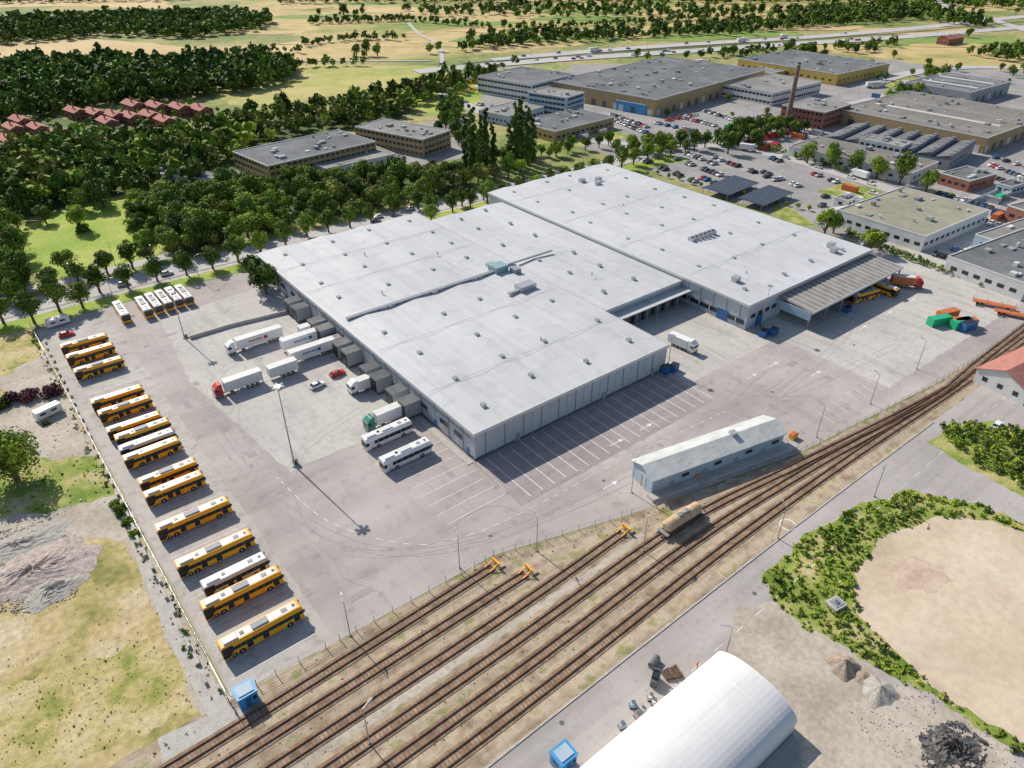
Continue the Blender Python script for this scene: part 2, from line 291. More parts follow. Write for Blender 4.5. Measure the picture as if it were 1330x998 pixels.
# ------------------------------------------------------------------ roads
def road(name,pts,w,z,m=M_hwy,dash=True,step=6):
    P=catmull(pts,step); mb=MB(); mb.ribbon(P,0,w,z,z,m); mb.obj(name,fix=False)
    if dash:
        mb=MB(); Q=catmull(pts,3)
        for i in range(0,len(Q)-1,3): mb.ribbon(Q[i:i+2],0,.18 if w<14 else .5,z+.03,z+.03,M_line)
        mb.obj('road_marking',fix=False)
ST=WW([(-260,268),(-100,262),(0,258),(100,257),(250,256),(430,256),(600,250)])
road('street',ST,11,.065,M_hwy)
mb=MB()
for o in (-6,6): mb.ribbon(catmull(ST,6),o,.3,.03,.17,M_concw)
mb.obj('street_kerb',fix=False)
sheet('pavement',[*catmull(WW([(-100,252.5),(0,249),(100,248.5),(250,248)]),8),*catmull(WW([(250,251),(100,251.5),(0,252),(-100,255.5)]),8)],.06,M_conc)
road('highway',G([(540,94),(700,80),(850,70),(1000,60),(1180,48),(1400,30)]),20,.5,M_hwy,step=10)
road('highway',G([(640,79),(760,68),(900,58),(1050,49),(1200,36),(1400,14)]),18,.5,M_hwy,step=10)
mb=MB(); mb.ribbon(catmull(G([(600,84.5),(730,74),(875,64),(1025,54),(1190,42),(1400,22)]),10),0,.5,.4,1.2,M_metal); mb.obj('crash_barrier',fix=False)
road('highway_ramp',G([(1130,110),(1180,96),(1260,88),(1400,92)]),14,.42,M_hwy,step=10)
road('highway_ramp',G([(1400,62),(1300,30),(1230,8),(1180,-20)]),14,.6,M_hwy,step=10)
road('street',G([(560,112),(640,150),(830,190),(1000,175),(1140,140),(1180,105)]),10,.07,M_hwy)
road('street',G([(880,185),(1000,200),(1120,235),(1230,270),(1400,330)]),9,.085,M_hwy)
road('country_road',G([(530,30),(545,45),(570,60),(575,90)]),4,.45,M_hwy,False)
road('country_road',G([(230,78),(400,80),(560,80)]),4,.45,M_hwy,False)
road('street',G([(-60,395),(60,372),(150,350),(230,330)]),6,.055,M_hwy,False)
# ------------------------------------------------------------------ yard markings
mb=MB(); z=.075
def ln(a0,b0,a1,b1,w=.14,m=M_line):
    mb.ribbon([W(a0,b0),W(a1,b1)],0,w,z,z,m)
a=74
while a<137: ln(a,88,a,104.3,.17); a+=3.4
b=92
while b<118: ln(55,b,69.5,b); b+=3.5
for b in (84,88.2,92.4,96.6,100.8,105,109.2,113.4,117.6,121.8,126,130.2,134.4,138.6,142.8,147,151,155,159,163,170,175,180,185,190,195,200,205,210,215): ln(7,b,22,b,.12)
for b in range(205,236,4): ln(30,b,40,b+.01,.1)
c=catmull(WW([(33,128),(36,108),(46,92),(58,86.5),(75,85),(100,84.5),(134,82)]),1.5)
for i in range(0,len(c)-1,2): mb.ribbon(c[i:i+2],0,.14,z,z,M_line)
for a0 in range(180,300,6): ln(a0,74,a0+3,74,.14)
for (a0,b0) in ((100,90),(110,90),(88,80),(150,88),(160,88),(165,78),(200,84),(215,84),(230,84)):
    ln(a0,b0,a0+3,b0,.22); p=[W(a0+3,b0-.6),W(a0+3,b0+.6),W(a0+4.4,b0)]; mb.quad([(*q,z) for q in p],M_line)
for k in range(9): ln(150+k*3.4,62,150+k*3.4+1.5,68,.1)
mb.obj('yard_marking',fix=False)
M_tar=nmat('asphalt_repair',[(.3,(.30,.275,.26)),(.7,(.39,.355,.34))],.5)
M_rub=nmat('tyre_mark',[(.4,(.31,.28,.262)),(.6,(.43,.39,.365))],.6)
mb=MB(); rp=random.Random(21)
for k in range(26):
    a0,b0=rp.choice(((rp.uniform(26,66),rp.uniform(84,126)),(rp.uniform(80,170),rp.uniform(72,94)),(rp.uniform(24,34),rp.uniform(120,230))))
    mb.rbox(W(a0,b0),rp.uniform(1,5),rp.uniform(.5,2),.0,.062,AZ+rp.choice((0,math.pi/2)),M_tar)
mb.obj('asphalt_patch',fix=False)
mb=MB()
for k in range(14):
    q=Vector(W(rp.uniform(26,150),rp.uniform(82,100) if k%2 else rp.uniform(76,84))); P=[tuple(q)]; t=AZ+rp.choice((0,1.57,.4))
    for i in range(rp.randint(6,16)): t+=rp.uniform(-.35,.35); q=q+Vector((math.cos(t),math.sin(t)))*1.6; P.append(tuple(q))
    mb.ribbon(P,0,.1,.068,.068,M_tar)
mb.obj('asphalt_crack',fix=False)
mb=MB()
for (P,zz) in (([(28,215),(28,150),(31,115),(45,90),(80,80),(150,76),(200,72)],.0602),([(60,140),(40,132),(31,112),(38,95),(60,84)],.0604),([(60,180),(42,182),(30,165),(28,140)],.0606),([(130,84),(150,92),(154,110),(154,125)],.0608),([(150,78),(190,84),(215,92)],.061),([(60,165),(44,168),(33,155),(30,130)],.0612)):
    C=catmull(WW(P),2)
    for o in (-1,1): mb.ribbon(C,o,.16,zz,zz,M_rub)
mb.obj('tyre_mark',fix=False)
mb=MB()
for (a0,b0) in ((40,100),(60,84),(90,82),(120,78),(30,160),(50,180),(150,80),(190,80),(45,45),(90,42),(130,38)): mb.cyl((*W(a0,b0),.0),(*W(a0,b0),.07),.4,.4,12,M_grey)
mb.obj('manhole_cover',fix=False)
mb=MB(); ring=[(g(1023,682)[0]+1.6*math.cos(t*.35),g(1023,682)[1]+1.6*math.sin(t*.35)) for t in range(17)]
mb.ribbon(ring,0,.25,.05,.05,M_line)
for k in range(30):
    a0=20+k*6; mb.ribbon([W(a0,37.5+ (a0-20)*.02),W(a0+2.4,37.5+(a0-17)*.02)],0,.12,.05,.05,M_line)
mb.obj('road_marking',fix=False)
# ------------------------------------------------------------------ main warehouse
def wh_section(mb,a0,a1,b0,b1,h,roof,wall,amp=.35,bays=4):
    mb.box(a0,a1,b0,b1,0,h-.5,wall)
    na=bays*2; nb=10
    k=len(mb.v)
    for j in range(nb+1):
        for i in range(na+1): mb.v.append((a0-.35+(a1-a0+.7)*i/na,b0-.35+(b1-b0+.7)*j/nb,h-.35+(amp*(1 if i%2 else 0))*min(1,j/2)))
    r=mb.mi(roof)
    for j in range(nb):
        for i in range(na):
            q=k+j*(na+1)+i; mb.f.append((q,q+1,q+na+2,q+na+1)); mb.m.append(r)
    mb.box(a0-.4,a1+.4,b0-.42,b0-.36,h-1.0,h-.1,M_offw); mb.box(a0-.42,a0-.36,b0-.36,b1+.3,h-1.0,h-.22,M_offw)
    mb.box(a1+.36,a1+.42,b0-.36,b1+.3,h-1.0,h-.22,M_offw)
    mb.quad([(a0-.35,b1+.35,h-1),(a1+.35,b1+.35,h-1),(a1+.35,b1+.35,h-.35),(a0-.35,b1+.35,h-.35)],M_offw)
wh=MB()
wh_section(wh,71.5,136,105.3,234.5,8.2,M_roof,M_wallp,.5)
wh_section(wh,136.5,171.5,131,226,7.6,M_roof,M_wallp,.45,2)
wh_section(wh,172,240.5,105.3,236,8.9,M_roof2,M_wallp,.55,4)
for a in np.arange(74.5,136,5.6): wh.box(a-.12,a+.12,105.16,105.3,.4,7.2,M_seam)
for a in np.arange(77.3,136,5.6): wh.cyl((a,105.1,.2),(a,105.1,7.2),.07,.07,6,M_offw)
wh.box(71.4,136.1,105.1,105.3,0,.6,M_trim)
for b in np.arange(110,234,6): wh.box(71.36,71.5,b-.1,b+.1,.4,7.2,M_seam)
wh.box(71.32,71.5,105.3,234.4,0,.5,M_trim); wh.box(71.34,71.5,107,234,5.6,5.8,M_seam)
for a in (84,112.5,131): wh.box(a-.5,a+.5,105.0,105.16,0,2.2,M_wallg)
for b in (112,118,127,146,172,206,214,222): wh.box(71.25,71.36,b-1.6,b+1.6,3.0,4.2,M_glass)
for b in (108,122,142.5,180): wh.box(71.22,71.36,b-.5,b+.5,0,2.2,M_blue)
for b in np.arange(108,131,5): wh.box(171.86,172,b-.1,b+.1,.4,7.6,M_seam)
wh.box(171.8,171.9,106,130,1.6,3.0,M_glass); wh.box(171.78,171.88,112,116,0,3.6,M_blue)
for b in (109,119,123,127): wh.box(171.74,171.8,b-.15,b+.15,1.6,3.0,M_offw)
for a in (175,178.5,182,185.5): wh.box(a-1,a+1,105.1,105.3,3.5,4.7,M_glass)
wh.box(177,180,105.05,105.3,0,3.4,M_blue)
for a in np.arange(190,240,6.2): wh.box(a,a+4.6,105.1,105.3,0,4.4,M_trim)
wh.box(136.2,171.7,126.5,131,5.0,5.3,M_wallg,M_roof)
for a in np.arange(139,170,4.6): wh.box(a,a+3.2,128.8,131,0,4.2,M_trim)
for a in np.arange(138,171,4.6): wh.cyl((a,126.8,0),(a,126.8,5),.14,.14,6,M_metal)
wh.box(136,138,106,131,0,.12,M_concw)
for b in (200,194.5,183,177.5,166.5,161,150,144.5,136,130):
    wh.box(66.8,71.3,b-1.9,b+1.9,1.0,4.9,M_wallg,M_felt); wh.box(66.6,66.8,b-1.5,b+1.5,1.2,4.5,M_black)
    wh.box(67.2,71.3,b-1.7,b+1.7,0,1.0,M_trim)
wh.box(65.5,71.3,171,174,0,3.5,M_trim,M_felt2)
def rv(mb,a,b,z,s=.9,h=.6,m=M_offw): mb.box(a-s/2,a+s/2,b-s/2,b+s/2,z-.3,z+h,m,M_white); mb.box(a-s/2-.06,a+s/2+.06,b-s/2-.06,b+s/2+.06,z+h,z+h+.1,M_seam)
for a in (80,96,112,128):
    for b in (114,128,143,158,186,200,214,228): rv(wh,a+random.uniform(-2,2),b+random.uniform(-2,2),8.3,1.15,.35)
for a in (145,160):
    for b in (140,155,170,188,205,220): rv(wh,a+random.uniform(-2,2),b+random.uniform(-2,2),7.8,1.1,.4)
for a in (181,198,215,231):
    for b in (113,130,147,164,181,198,215,229): rv(wh,a+random.uniform(-2,2),b+random.uniform(-3,3),8.9,1.1,.35)
for o in (0,.75): wh.box(73.5,126.5,171+o,171.45+o,8.35,8.8,M_silver)
for a in np.arange(75,126,3): wh.box(a-.12,a+.12,170.8,172.4,8.0,8.35,M_trim)
wh.box(126,131,169.5,174,8.2,10.3,paint('teal_duct',(.25,.38,.42),.5)); wh.box(127,130,174,177,8.2,9.4,M_silver)
wh.box(131,153,173,173.6,8.1,8.7,M_silver); wh.box(131,133.5,166,169,8.2,9.6,M_seam)
wh.box(124,130,154,157.5,8.2,9.9,M_silver); wh.box(120,124,155,156,8.3,8.9,M_silver)
for k in range(6): wh.box(196+k*2.3,197.6+k*2.3,147,149.5,9,10.2,M_silver); wh.cyl((196.8+k*2.3,148.2,10.2),(196.8+k*2.3,148.2,10.5),.6,.6,10,M_trim)
for (a,b) in ((228,112),(231,115),(215,215),(219,219),(212,222),(182,118)): wh.box(a-1.2,a+1.2,b-1,b+1,8.9,10.4,M_silver)
for a,b in ((110,128),(90,180),(150,150),(205,190),(190,120),(100,210),(120,195)): wh.cyl((a,b,8.2),(a,b,9.3),.2,.2,6,M_metal)
for b in (125,150,195,215): wh.box(72,135.5,b,b+.06,8.42,8.47,M_seam)
for b in (130,160,190,220): wh.box(172.5,240,b,b+.06,9.15,9.2,M_seam)
wh.obj('warehouse',(0,0,0),AZ)
# canopy
cn=MB()
cn.hexa([(187,93.5,5.9),(241,93.5,5.9),(241,105.2,6.8),(187,105.2,6.8),(187,93.5,6.15),(241,93.5,6.15),(241,105.2,7.05),(187,105.2,7.05)],M_canr)
for a in np.arange(188,241,2.6): cn.hexa([(a,93.4,6.2),(a+.55,93.4,6.2),(a+.55,105,7.08),(a,105,7.08),(a,93.4,6.26),(a+.55,93.4,6.26),(a+.55,105,7.14),(a,105,7.14)],M_canl)
for a in np.arange(187.5,241,8.9):
    cn.box(a-.2,a+.2,93.8,94.2,0,5.95,M_metal); cn.box(a-.15,a+.15,94.2,105,5.3,5.7,M_metal)
cn.box(187,241,93.2,93.4,5.4,6.2,M_offw); cn.box(186.8,187,93.5,105.2,3.2,6.0,M_wallb)
cn.obj('loading_canopy',(0,0,0),AZ)
# ------------------------------------------------------------------ generic buildings
def rect(near,right,left):
    n=Vector(g(*near));r=Vector(g(*right));l=Vector(g(*left)); e=(r-n); L=e.length; e.normalize(); p=Vector((-e.y,e.x))
    return n,L,abs((l-n).dot(p)),math.atan2(e.y,e.x)
def building(name,near,right,left,h,wall,roof,floors=2,win=1.8,pitch=3.2,kind='flat',clutter=6,parapet=M_offw,wh=1.3,seed=1,strips=0):
    n,L,D,ang=rect(near,right,left); mb=MB(); rnd=random.Random(seed+int(L*10))
    if kind=='flat':
        mb.box(0,L,0,D,0,h,wall,roof)
        t=.3
        for q in ((-.05,L+.05,-.05,t),(-.05,L+.05,D-t,D+.05),(-.05,t,t,D-t),(L-t,L+.05,t,D-t)): mb.box(*q,h-.15,h+.35,parapet)
        if strips:
            k=int(L/strips)
            for i in range(k): 
                x=(i+.5)*strips; mb.box(x-.8,x+.8,D*.08,D*.92,h,h+.45,M_offw if i%2 else M_seam,tx=.3)
    elif kind=='gable':
        mb.box(0,L,0,D,0,h,wall)
        if L>=D:
            mb.prism([(-.5,h-.15),(D/2,h+D*.22),(D+.5,h-.15),(D+.5,h-.3),(D/2,h+D*.22-.2),(-.5,h-.3)],-.4,L+.4,roof)
            for x in (0.01,L-.01): mb.quad([(x,0,h),(x,D,h),(x,D/2,h+D*.22-.2)],wall)
        else:
            k=[(-.5,h-.15),(L/2,h+L*.22),(L+.5,h-.15)]
            for (A_,B_) in ((0,1),(1,2)):
                mb.hexa([(k[A_][0],-.4,k[A_][1]-.15),(k[B_][0],-.4,k[B_][1]-.15),(k[B_][0],D+.4,k[B_][1]-.15),(k[A_][0],D+.4,k[A_][1]-.15),(k[A_][0],-.4,k[A_][1]),(k[B_][0],-.4,k[B_][1]),(k[B_][0],D+.4,k[B_][1]),(k[A_][0],D+.4,k[A_][1])],roof)
            for y in (0.01,D-.01): mb.quad([(0,y,h),(L,y,h),(L/2,y,h+L*.22-.2)],wall)
        mb.box(L*.3,L*.3+.7,D*.4,D*.4+.7,h,h+D*.22+1.0,M_rbrick)
    elif kind=='saw':
        mb.box(0,L,0,D,0,h-1,wall,roof); nb=max(2,int(D/9))
        for i in range(nb):
            y0=D*i/nb;y1=D*(i+1)/nb
            mb.hexa([(0,y0,h-1),(L,y0,h-1),(L,y1,h-1),(0,y1,h-1),(0,y0,h+1.4),(L,y0,h+1.4),(L,y1,h-.9),(0,y1,h-.9)],roof)
            mb.box(.5,L-.5,y0-.05,y0+.0,h-.5,h+1.1,M_seam)
            for x in np.arange(3,L-3,7): mb.box(x,x+2.4,y0+1,y0+2,h,h+1.5,M_seam)
    fh=h/max(1,floors)
    if floors and win:
        for f in range(floors):
            z0=f*fh+fh*.35; z1=min(z0+wh,h-.4)
            for (Lw,fn) in ((L,lambda s,z:(s,-.04,z)),(L,lambda s,z:(s,D+.04,z)),(D,lambda s,z:(-.04,s,z)),(D,lambda s,z:(L+.04,s,z))):
                k=int(Lw/pitch)
                for i in range(k):
                    s0=(Lw-k*pitch)/2+i*pitch+(pitch-win)/2
                    mb.quad([fn(s0,z0),fn(s0+win,z0),fn(s0+win,z1),fn(s0,z1)],M_glass)
    else:
        for i in range(int(L/9)): mb.box(i*9+2,i*9+5.5,-.12,0,0,3.8,M_trim if i%3 else M_offw)
        for i in range(int(D/9)): mb.box(-.12,0,i*9+2,i*9+5.5,0,3.8,M_trim if i%3 else M_offw)
    if kind=='flat':
        for i in range(clutter):
            s=rnd.uniform(.6,2.2);x=rnd.uniform(2,max(2.1,L-4));y=rnd.uniform(1.5,max(1.6,D-3))
            mb.box(x,x+s*rnd.uniform(.8,2),y,y+s,h,h+rnd.uniform(.4,1.6),rnd.choice([M_silver,M_offw,M_seam]))
    return mb.obj(name,(n.x,n.y,0),ang,fix=False)
building('office_building',(352,240),(490,206),(334,214),8.5,M_brick,M_felt,3,2.2,3.0,clutter=16)
building('office_annex',(425,232),(515,212),(400,215),4.5,M_wallw,M_felt2,1)
building('office_building',(550,205),(586,192),(492,178),9,M_brick,M_felt2,3,2.2,3.0,clutter=14)
building('school_building',(275,248),(292,240),(250,218),5,M_wallb,M_felt2,1)
building('office_building',(690,133),(745,118),(641,116),11,M_wallw,M_felt,3,2.6,3.0)
building('glass_office_tower',(735,154),(758,146),(706,139),12,M_wallb,M_felt2,4,2.7,3.0)
building('low_factory',(720,186),(797,166),(690,168),6,M_brick,M_felt,1,2.4,4,clutter=14)
building('low_factory',(660,165),(706,152),(640,152),6,M_wallb,M_felt2,1)
building('furniture_store_hall',(850,152),(990,110),(746,118),10,M_brick,M_felt,0,0,clutter=50,seed=3)
building('store_annex',(800,143),(838,150),(775,130),6,M_sky,M_felt,0,0)
building('white_office',(1000,138),(1064,122),(952,122),8,M_wallw,M_felt2,2,2.4,3)
building('retail_hall',(1085,112),(1152,97),(980,86),8,M_ochre,M_felt,1,2,6,clutter=24)
building('retail_hall',(1000,105),(1040,96),(978,98),5,M_ochre,M_felt2,0,0)
building('brick_factory',(1066,170),(1100,158),(1022,156),10,M_rbrick,M_felt2,3,1.6,2.6)
building('factory_hall',(1230,222),(1262,200),(1098,176),6,M_wallg,M_felt,1,2,5,kind='saw')
building('factory_hall',(1180,240),(1215,224),(1060,190),5,M_wallw,M_felt4,1,2,5,clutter=20)
building('factory_office',(1165,212),(1180,205),(1118,198),8,M_wallw,M_felt2,2,2,3)
building('large_industrial_hall',(1275,200),(1360,168),(1110,152),8,M_brick,M_felt4,0,0,clutter=40,strips=22)
building('industrial_hall',(1256,137),(1308,122),(1190,118),8,M_wallg,M_felt,0,0,clutter=10,strips=12)
building('workshop_building',(1195,328),(1278,292),(1092,288),6,M_wallw,M_felt3,1,2.2,4,clutter=14)
building('workshop_building',(1325,392),(1460,332),(1250,344),6,M_wallw,M_felt,1,2.2,4,clutter=16)
building('workshop_building',(1330,345),(1400,318),(1270,318),5,M_wallb,M_felt2,1,2.2,4)
building('workshop_building',(1345,300),(1420,280),(1305,285),6,M_rbrick,M_felt,1,2.2,4)
building('brick_building',(1255,250),(1290,240),(1220,238),5,M_rbrick,M_felt,1)
building('storage_shed',(1098,272),(1112,266),(1085,266),3.5,M_wallw,M_felt2,1)
building('storage_shed',(1310,255),(1340,246),(1296,248),4,M_wallb,M_felt,1)
building('farmhouse',(1230,60),(1250,57),(1222,57),6,M_rbrick,M_tile,1,kind='gable')
building('roadside_house',(1328,527),(1420,480),(1270,492),4.2,M_wallw,M_tile,1,1.4,4,kind='gable')
for (u,v) in ((18,180),(50,180),(28,170),(100,158),(125,160),(150,163),(172,165),(196,163),(175,149),(205,151),(235,153),(262,155),(215,96),(140,172),(215,170),(80,186),(10,196)):
    building('brick_house',(u,v),(u+17,v-3),(u-11,v-6),5,M_rbrick,M_tile,2,1.2,2.5,kind='gable',wh=1.1)
for (u,v) in ((30,222),(62,226),(5,205),(45,205)):
    building('brick_house',(u,v),(u+22,v-6),(u-16,v-9),3.6,M_brick,M_felt2,1,1.2,3,kind='gable',wh=1.1)
mb=MB(); mb.cyl((0,0,0),(0,0,34),1.6,1.1,16,M_chim); mb.cyl((0,0,34),(0,0,35),1.3,1.3,16,M_concw); mb.cyl((0,0,35),(0,0,35.6),1.0,1.0,16,M_black); mb.box(-3,3,-3,3,0,3,M_rbrick)
for zz in (10,20,28): mb.cyl((0,0,zz),(0,0,zz+.4),1.7-.5*zz/34,1.7-.5*zz/34,16,M_seam)
mb.obj('brick_chimney',g(1021,165))
# blue shed
n,L,D,ang=rect((845,644),(1014,582),(822,618)); mb=MB(); h=4.6
mb.box(0,L,0,D,0,h,M_wallb)
mb.prism([(-.5,h-.1),(D/2,h+1.5),(D+.5,h-.1),(D+.5,h-.3),(D/2,h+1.3),(-.5,h-.3)],-.5,L+.5,M_shedr)
for x in (.01,L-.01): mb.quad([(x,0,h),(x,D,h),(x,D/2,h+1.3)],M_wallb)
for i in range(int(L/1.2)): mb.box(i*1.2,i*1.2+.1,-.06,0,.3,h-.4,M_wallp)
for i in range(int(L/2.4)): 
    for y0 in (-.5,D+.5):
        mb.hexa([(i*2.4,y0,h-.1),(i*2.4+.1,y0,h-.1),(i*2.4+.1,D/2,h+1.5),(i*2.4,D/2,h+1.5),(i*2.4,y0,h-.04),(i*2.4+.1,y0,h-.04),(i*2.4+.1,D/2,h+1.56),(i*2.4,D/2,h+1.56)],M_offw)
mb.box(-.06,0,D*.3,D*.7,0,3.4,M_wallp); mb.box(-.1,-.06,D*.48,D*.52,0,3.4,M_seam)
for x in (5,14,23,31): mb.box(x,x+1.2,-.1,-.06,0,2.1,M_wallg); mb.box(x+3,x+5,-.1,-.06,2.2,3.1,M_glass)
mb.box(-1,L+3,-2.2,0,0,.9,M_concw); mb.box(24,25.5,D/2-.8,D/2+.8,h+1,h+2,M_silver)
mb.obj('blue_storage_shed',(n.x,n.y,0),ang,fix=False)
# arched tent hall
mb=MB(); x0,x1=26,72; W2=7.6
prof=[(-W2,0),(-W2,2.6)]+[(-W2*math.cos(t),2.6+3.6*math.sin(t)) for t in np.linspace(.08,math.pi-.08,25)]+[(W2,2.6),(W2,0)]
mb.prism(prof,x0,x1,M_tent)
for x in np.arange(x0,x1+.1,4.6):
    for j in range(1,len(prof)-2):
        (ya,za),(yb,zb)=prof[j],prof[j+1]
        mb.hexa([(x-.08,ya,za),(x+.08,ya,za),(x+.08,yb,zb),(x-.08,yb,zb),(x-.08,ya*1.006,za+.04),(x+.08,ya*1.006,za+.04),(x+.08,yb*1.006,zb+.04),(x-.08,yb*1.006,zb+.04)],M_white)
mb.box(x1,x1+.08,-2.2,2.2,0,4,M_seam)
mb.box(x0,x1,-W2-.06,-W2,0,.5,M_seam); mb.box(x0,x1,W2,W2+.06,0,.5,M_seam)
mb.obj('arched_tent_hall',(*W(0,29.5),0),AZ,fix=True)
for q in (((945,262),(985,245),(918,250)),((990,276),(1030,258),(962,264))):
    n,L,D,ang=rect(*q); mb=MB()
    mb.hexa([(0,0,2.6),(L,0,2.6),(L,D,3.1),(0,D,3.1),(0,0,2.75),(L,0,2.75),(L,D,3.25),(0,D,3.25)],M_solar)
    for i in range(1,int(L/3)): mb.hexa([(i*3,0,2.76),(i*3+.12,0,2.76),(i*3+.12,D,3.26),(i*3,D,3.26),(i*3,0,2.8),(i*3+.12,0,2.8),(i*3+.12,D,3.3),(i*3,D,3.3)],M_silver)
    for i in range(int(L/5)+1):
        for y,hh in ((.6,2.6),(D-.6,3.0)): mb.box(i*5,i*5+.2,y,y+.2,0,hh,M_metal)
    mb.obj('solar_carport',(n.x,n.y,0),ang,fix=False)
# ------------------------------------------------------------------ vehicles
def wheels(mb,xs,hw,r=.5):
    for x in xs:
        for s in (-1,1):
            mb.cyl((x,s*(hw-.3),r),(x,s*(hw+.01),r),r,r,14,M_tyre); mb.cyl((x,s*(hw+.0),r),(x,s*(hw+.03),r),r*.5,r*.45,10,M_silver)
def bus_mesh(name,body,roof,L=12.0,H=3.15,coach=False,pod=True,side=None):
    mb=MB(); h=L/2; side=side or body; zs=1.5 if not coach else 1.35
    mb.box(-h,h,-1.27,1.27,.32,zs,body); mb.box(-h+.02,h-.1,-1.24,1.24,zs,2.42,M_glass)
    mb.box(-h,h-.12,-1.27,1.27,2.42,H-.2,side,tx=.03,ty=.03); mb.box(-h+.06,h-.2,-1.22,1.22,H-.2,H-.06,side,tx=.1,ty=.16)
    mb.box(-h+.5,h-.7,-.86,.86,H-.07,H-.02,roof)
    mb.box(h-.12,h+.04,-1.18,1.18,1.0,2.8,M_glass,tx=.03); mb.box(-h-.04,-h+.03,-1.05,1.05,1.0,2.6,M_black)
    for x in np.arange(-h+1.6,h-1,1.55): mb.box(x-.05,x+.05,-1.255,1.255,zs,2.42,M_black if not coach else M_grey)
    if not coach:
        mb.box(-h+.0,-h+1.9,-1.285,1.285,zs+.01,H-.21,M_black); mb.hexa([(-h,-1.29,.5),(-h+1.0,-1.29,.5),(-h+1.0,1.29,.5),(-h,1.29,.5),(-h,-1.29,zs),(-h+1.8,-1.29,zs),(-h+1.8,1.29,zs),(-h,1.29,zs)],M_black)
        for x in (h-1.3,0.2,-h+4.6): mb.box(x-.55,x+.55,-1.29,-1.26,.45,2.35,M_glass)
    else:
        mb.box(-h+.8,-h+2.2,-1.285,1.285,.7,2.5,M_offw)
        mb.box(-h+2.5,h-2.2,-1.28,1.28,.45,.95,M_offw)
    mb.box(-h+.6,-h+3.2,-.8,.8,H-.1,H+.22,M_offw if not coach else M_white,tx=.12,ty=.1)
    if pod: mb.box(-1.6,1.4,-.75,.75,H-.1,H+.2,M_seam if not coach else M_offw,tx=.1,ty=.08)
    mb.box(h-3.4,h-2.4,-.42,.42,H-.1,H+.06,M_seam); mb.box(h-1.4,h-.9,-.35,.35,H-.1,H+.03,M_black)
    mb.box(-h+3.6,-h+4.3,-.35,.35,H-.1,H+.07,M_black)
    for x in (h-2.7,-h+3.1): mb.cyl((x,-1.285,.5),(x,1.285,.5),.62,.62,14,M_black)
    wheels(mb,(h-2.7,-h+3.1)+((-h+1.8,) if L>12.5 else ()),1.27)
    for s in (-1,1):
        mb.box(h-.05,h+.28,s*1.3-.08,s*1.3+.08,1.8,2.45,M_black)
        mb.box(h-.0,h+.05,s*.95-.16,s*.95+.16,.6,.8,M_silver)
        mb.box(-h-.05,-h+.01,s*1.1-.08,s*1.1+.08,.7,1.1,M_red)
    return mb.mesh(name,.045)
BUS=[bus_mesh('yellow_bus_mesh',M_yel,M_offw),bus_mesh('yellow_bus_mesh_b',M_yel,M_white,pod=False),bus_mesh('yellow_bus_mesh_long',M_yel,M_offw,14.4,3.3)]
WBUS=bus_mesh('white_bus_mesh',M_offw,M_white,coach=False,pod=False)
COACH=bus_mesh('coach_mesh',M_white,M_white,12.6,3.5,True)
YBUSR=bus_mesh('yellow_bus_mesh_white_roof',M_yel,M_white,12,side=M_white)
def bus(u,v,me,rot=AZ,name='yellow_bus',flip=0):
    p=g(u,v,1.7); place(name,me,(*p,.06),rot+(math.pi if flip else 0)+random.uniform(-.012,.012))
for i,(u,v) in enumerate([(110,447),(118,460),(129,478),(153,517),(163,531),(175,553),(186,562),(198,588),(219,617),(227,634),(252,673),(280,718),(315,769),(340,817)]):
    bus(u,v,(BUS[2] if i in(10,11,12,13) else BUS[i%2]),flip=0)
bus(192,576,WBUS,name='white_bus'); bus(306,746,WBUS,name='white_bus')
for (u,v) in ((158,405),(187,399),(200,394),(213,390),(226,386),(239,383)): bus(u,v,YBUSR,AZ+math.pi/2,flip=1)
bus(503,564,COACH,name='white_coach',flip=0); bus(527,591,COACH,name='white_coach')
bus(1122,384,BUS[0],AZ-.2); bus(1143,373,BUS[1],AZ+math.pi/2)
def trailer_parts(mb,x0,x1,body,top=M_white):
    mb.box(x0,x1,-1.27,1.27,1.15,4.0,body,top); mb.box(x0-.02,x1+.02,-1.29,1.29,3.92,4.02,M_offw); mb.box(x0+.1,x1-.2,-.5,.5,.85,1.15,M_black)
    mb.box(x0-.04,x0,-.02,.02,1.2,3.9,M_seam); mb.box(x0-.05,x0+.05,-1.2,1.2,.5,.65,M_metal)
    wheels(mb,(x0+1.6,x0+2.9,x0+4.2),1.24,.5)
    for s in (-1,1): mb.box(x1-3.2,x1-3.05,s*.8-.07,s*.8+.07,.2,1.1,M_metal); mb.box(x0+5.2,x1-3.6,s*1.24-.03,s*1.24+.03,.55,.95,M_metal)
def cab_parts(mb,x,c):
    mb.box(x,x+2.1,-1.24,1.24,.9,3.0,c); mb.hexa([(x,-1.2,3.0),(x+1.95,-1.2,3.0),(x+1.95,1.2,3.0),(x,1.2,3.0),(x,-1.1,3.85),(x+.9,-1.1,3.85),(x+.9,1.1,3.85),(x,1.1,3.85)],c)
    mb.box(x+2.08,x+2.14,-1.1,1.1,1.9,2.85,M_glass); mb.box(x+1.0,x+1.9,-1.26,1.26,1.9,2.7,M_glass); mb.box(x,x+2.2,-1.24,1.24,.4,.9,M_grey)
    mb.box(x-4.0,x+2,-.45,.45,.7,.95,M_black)
    for s in (-1,1): mb.box(x+1.9,x+2.1,s*1.38-.1,s*1.38+.1,1.8,2.6,M_black)
    wheels(mb,(x+1.2,x-2.3),1.22,.5)
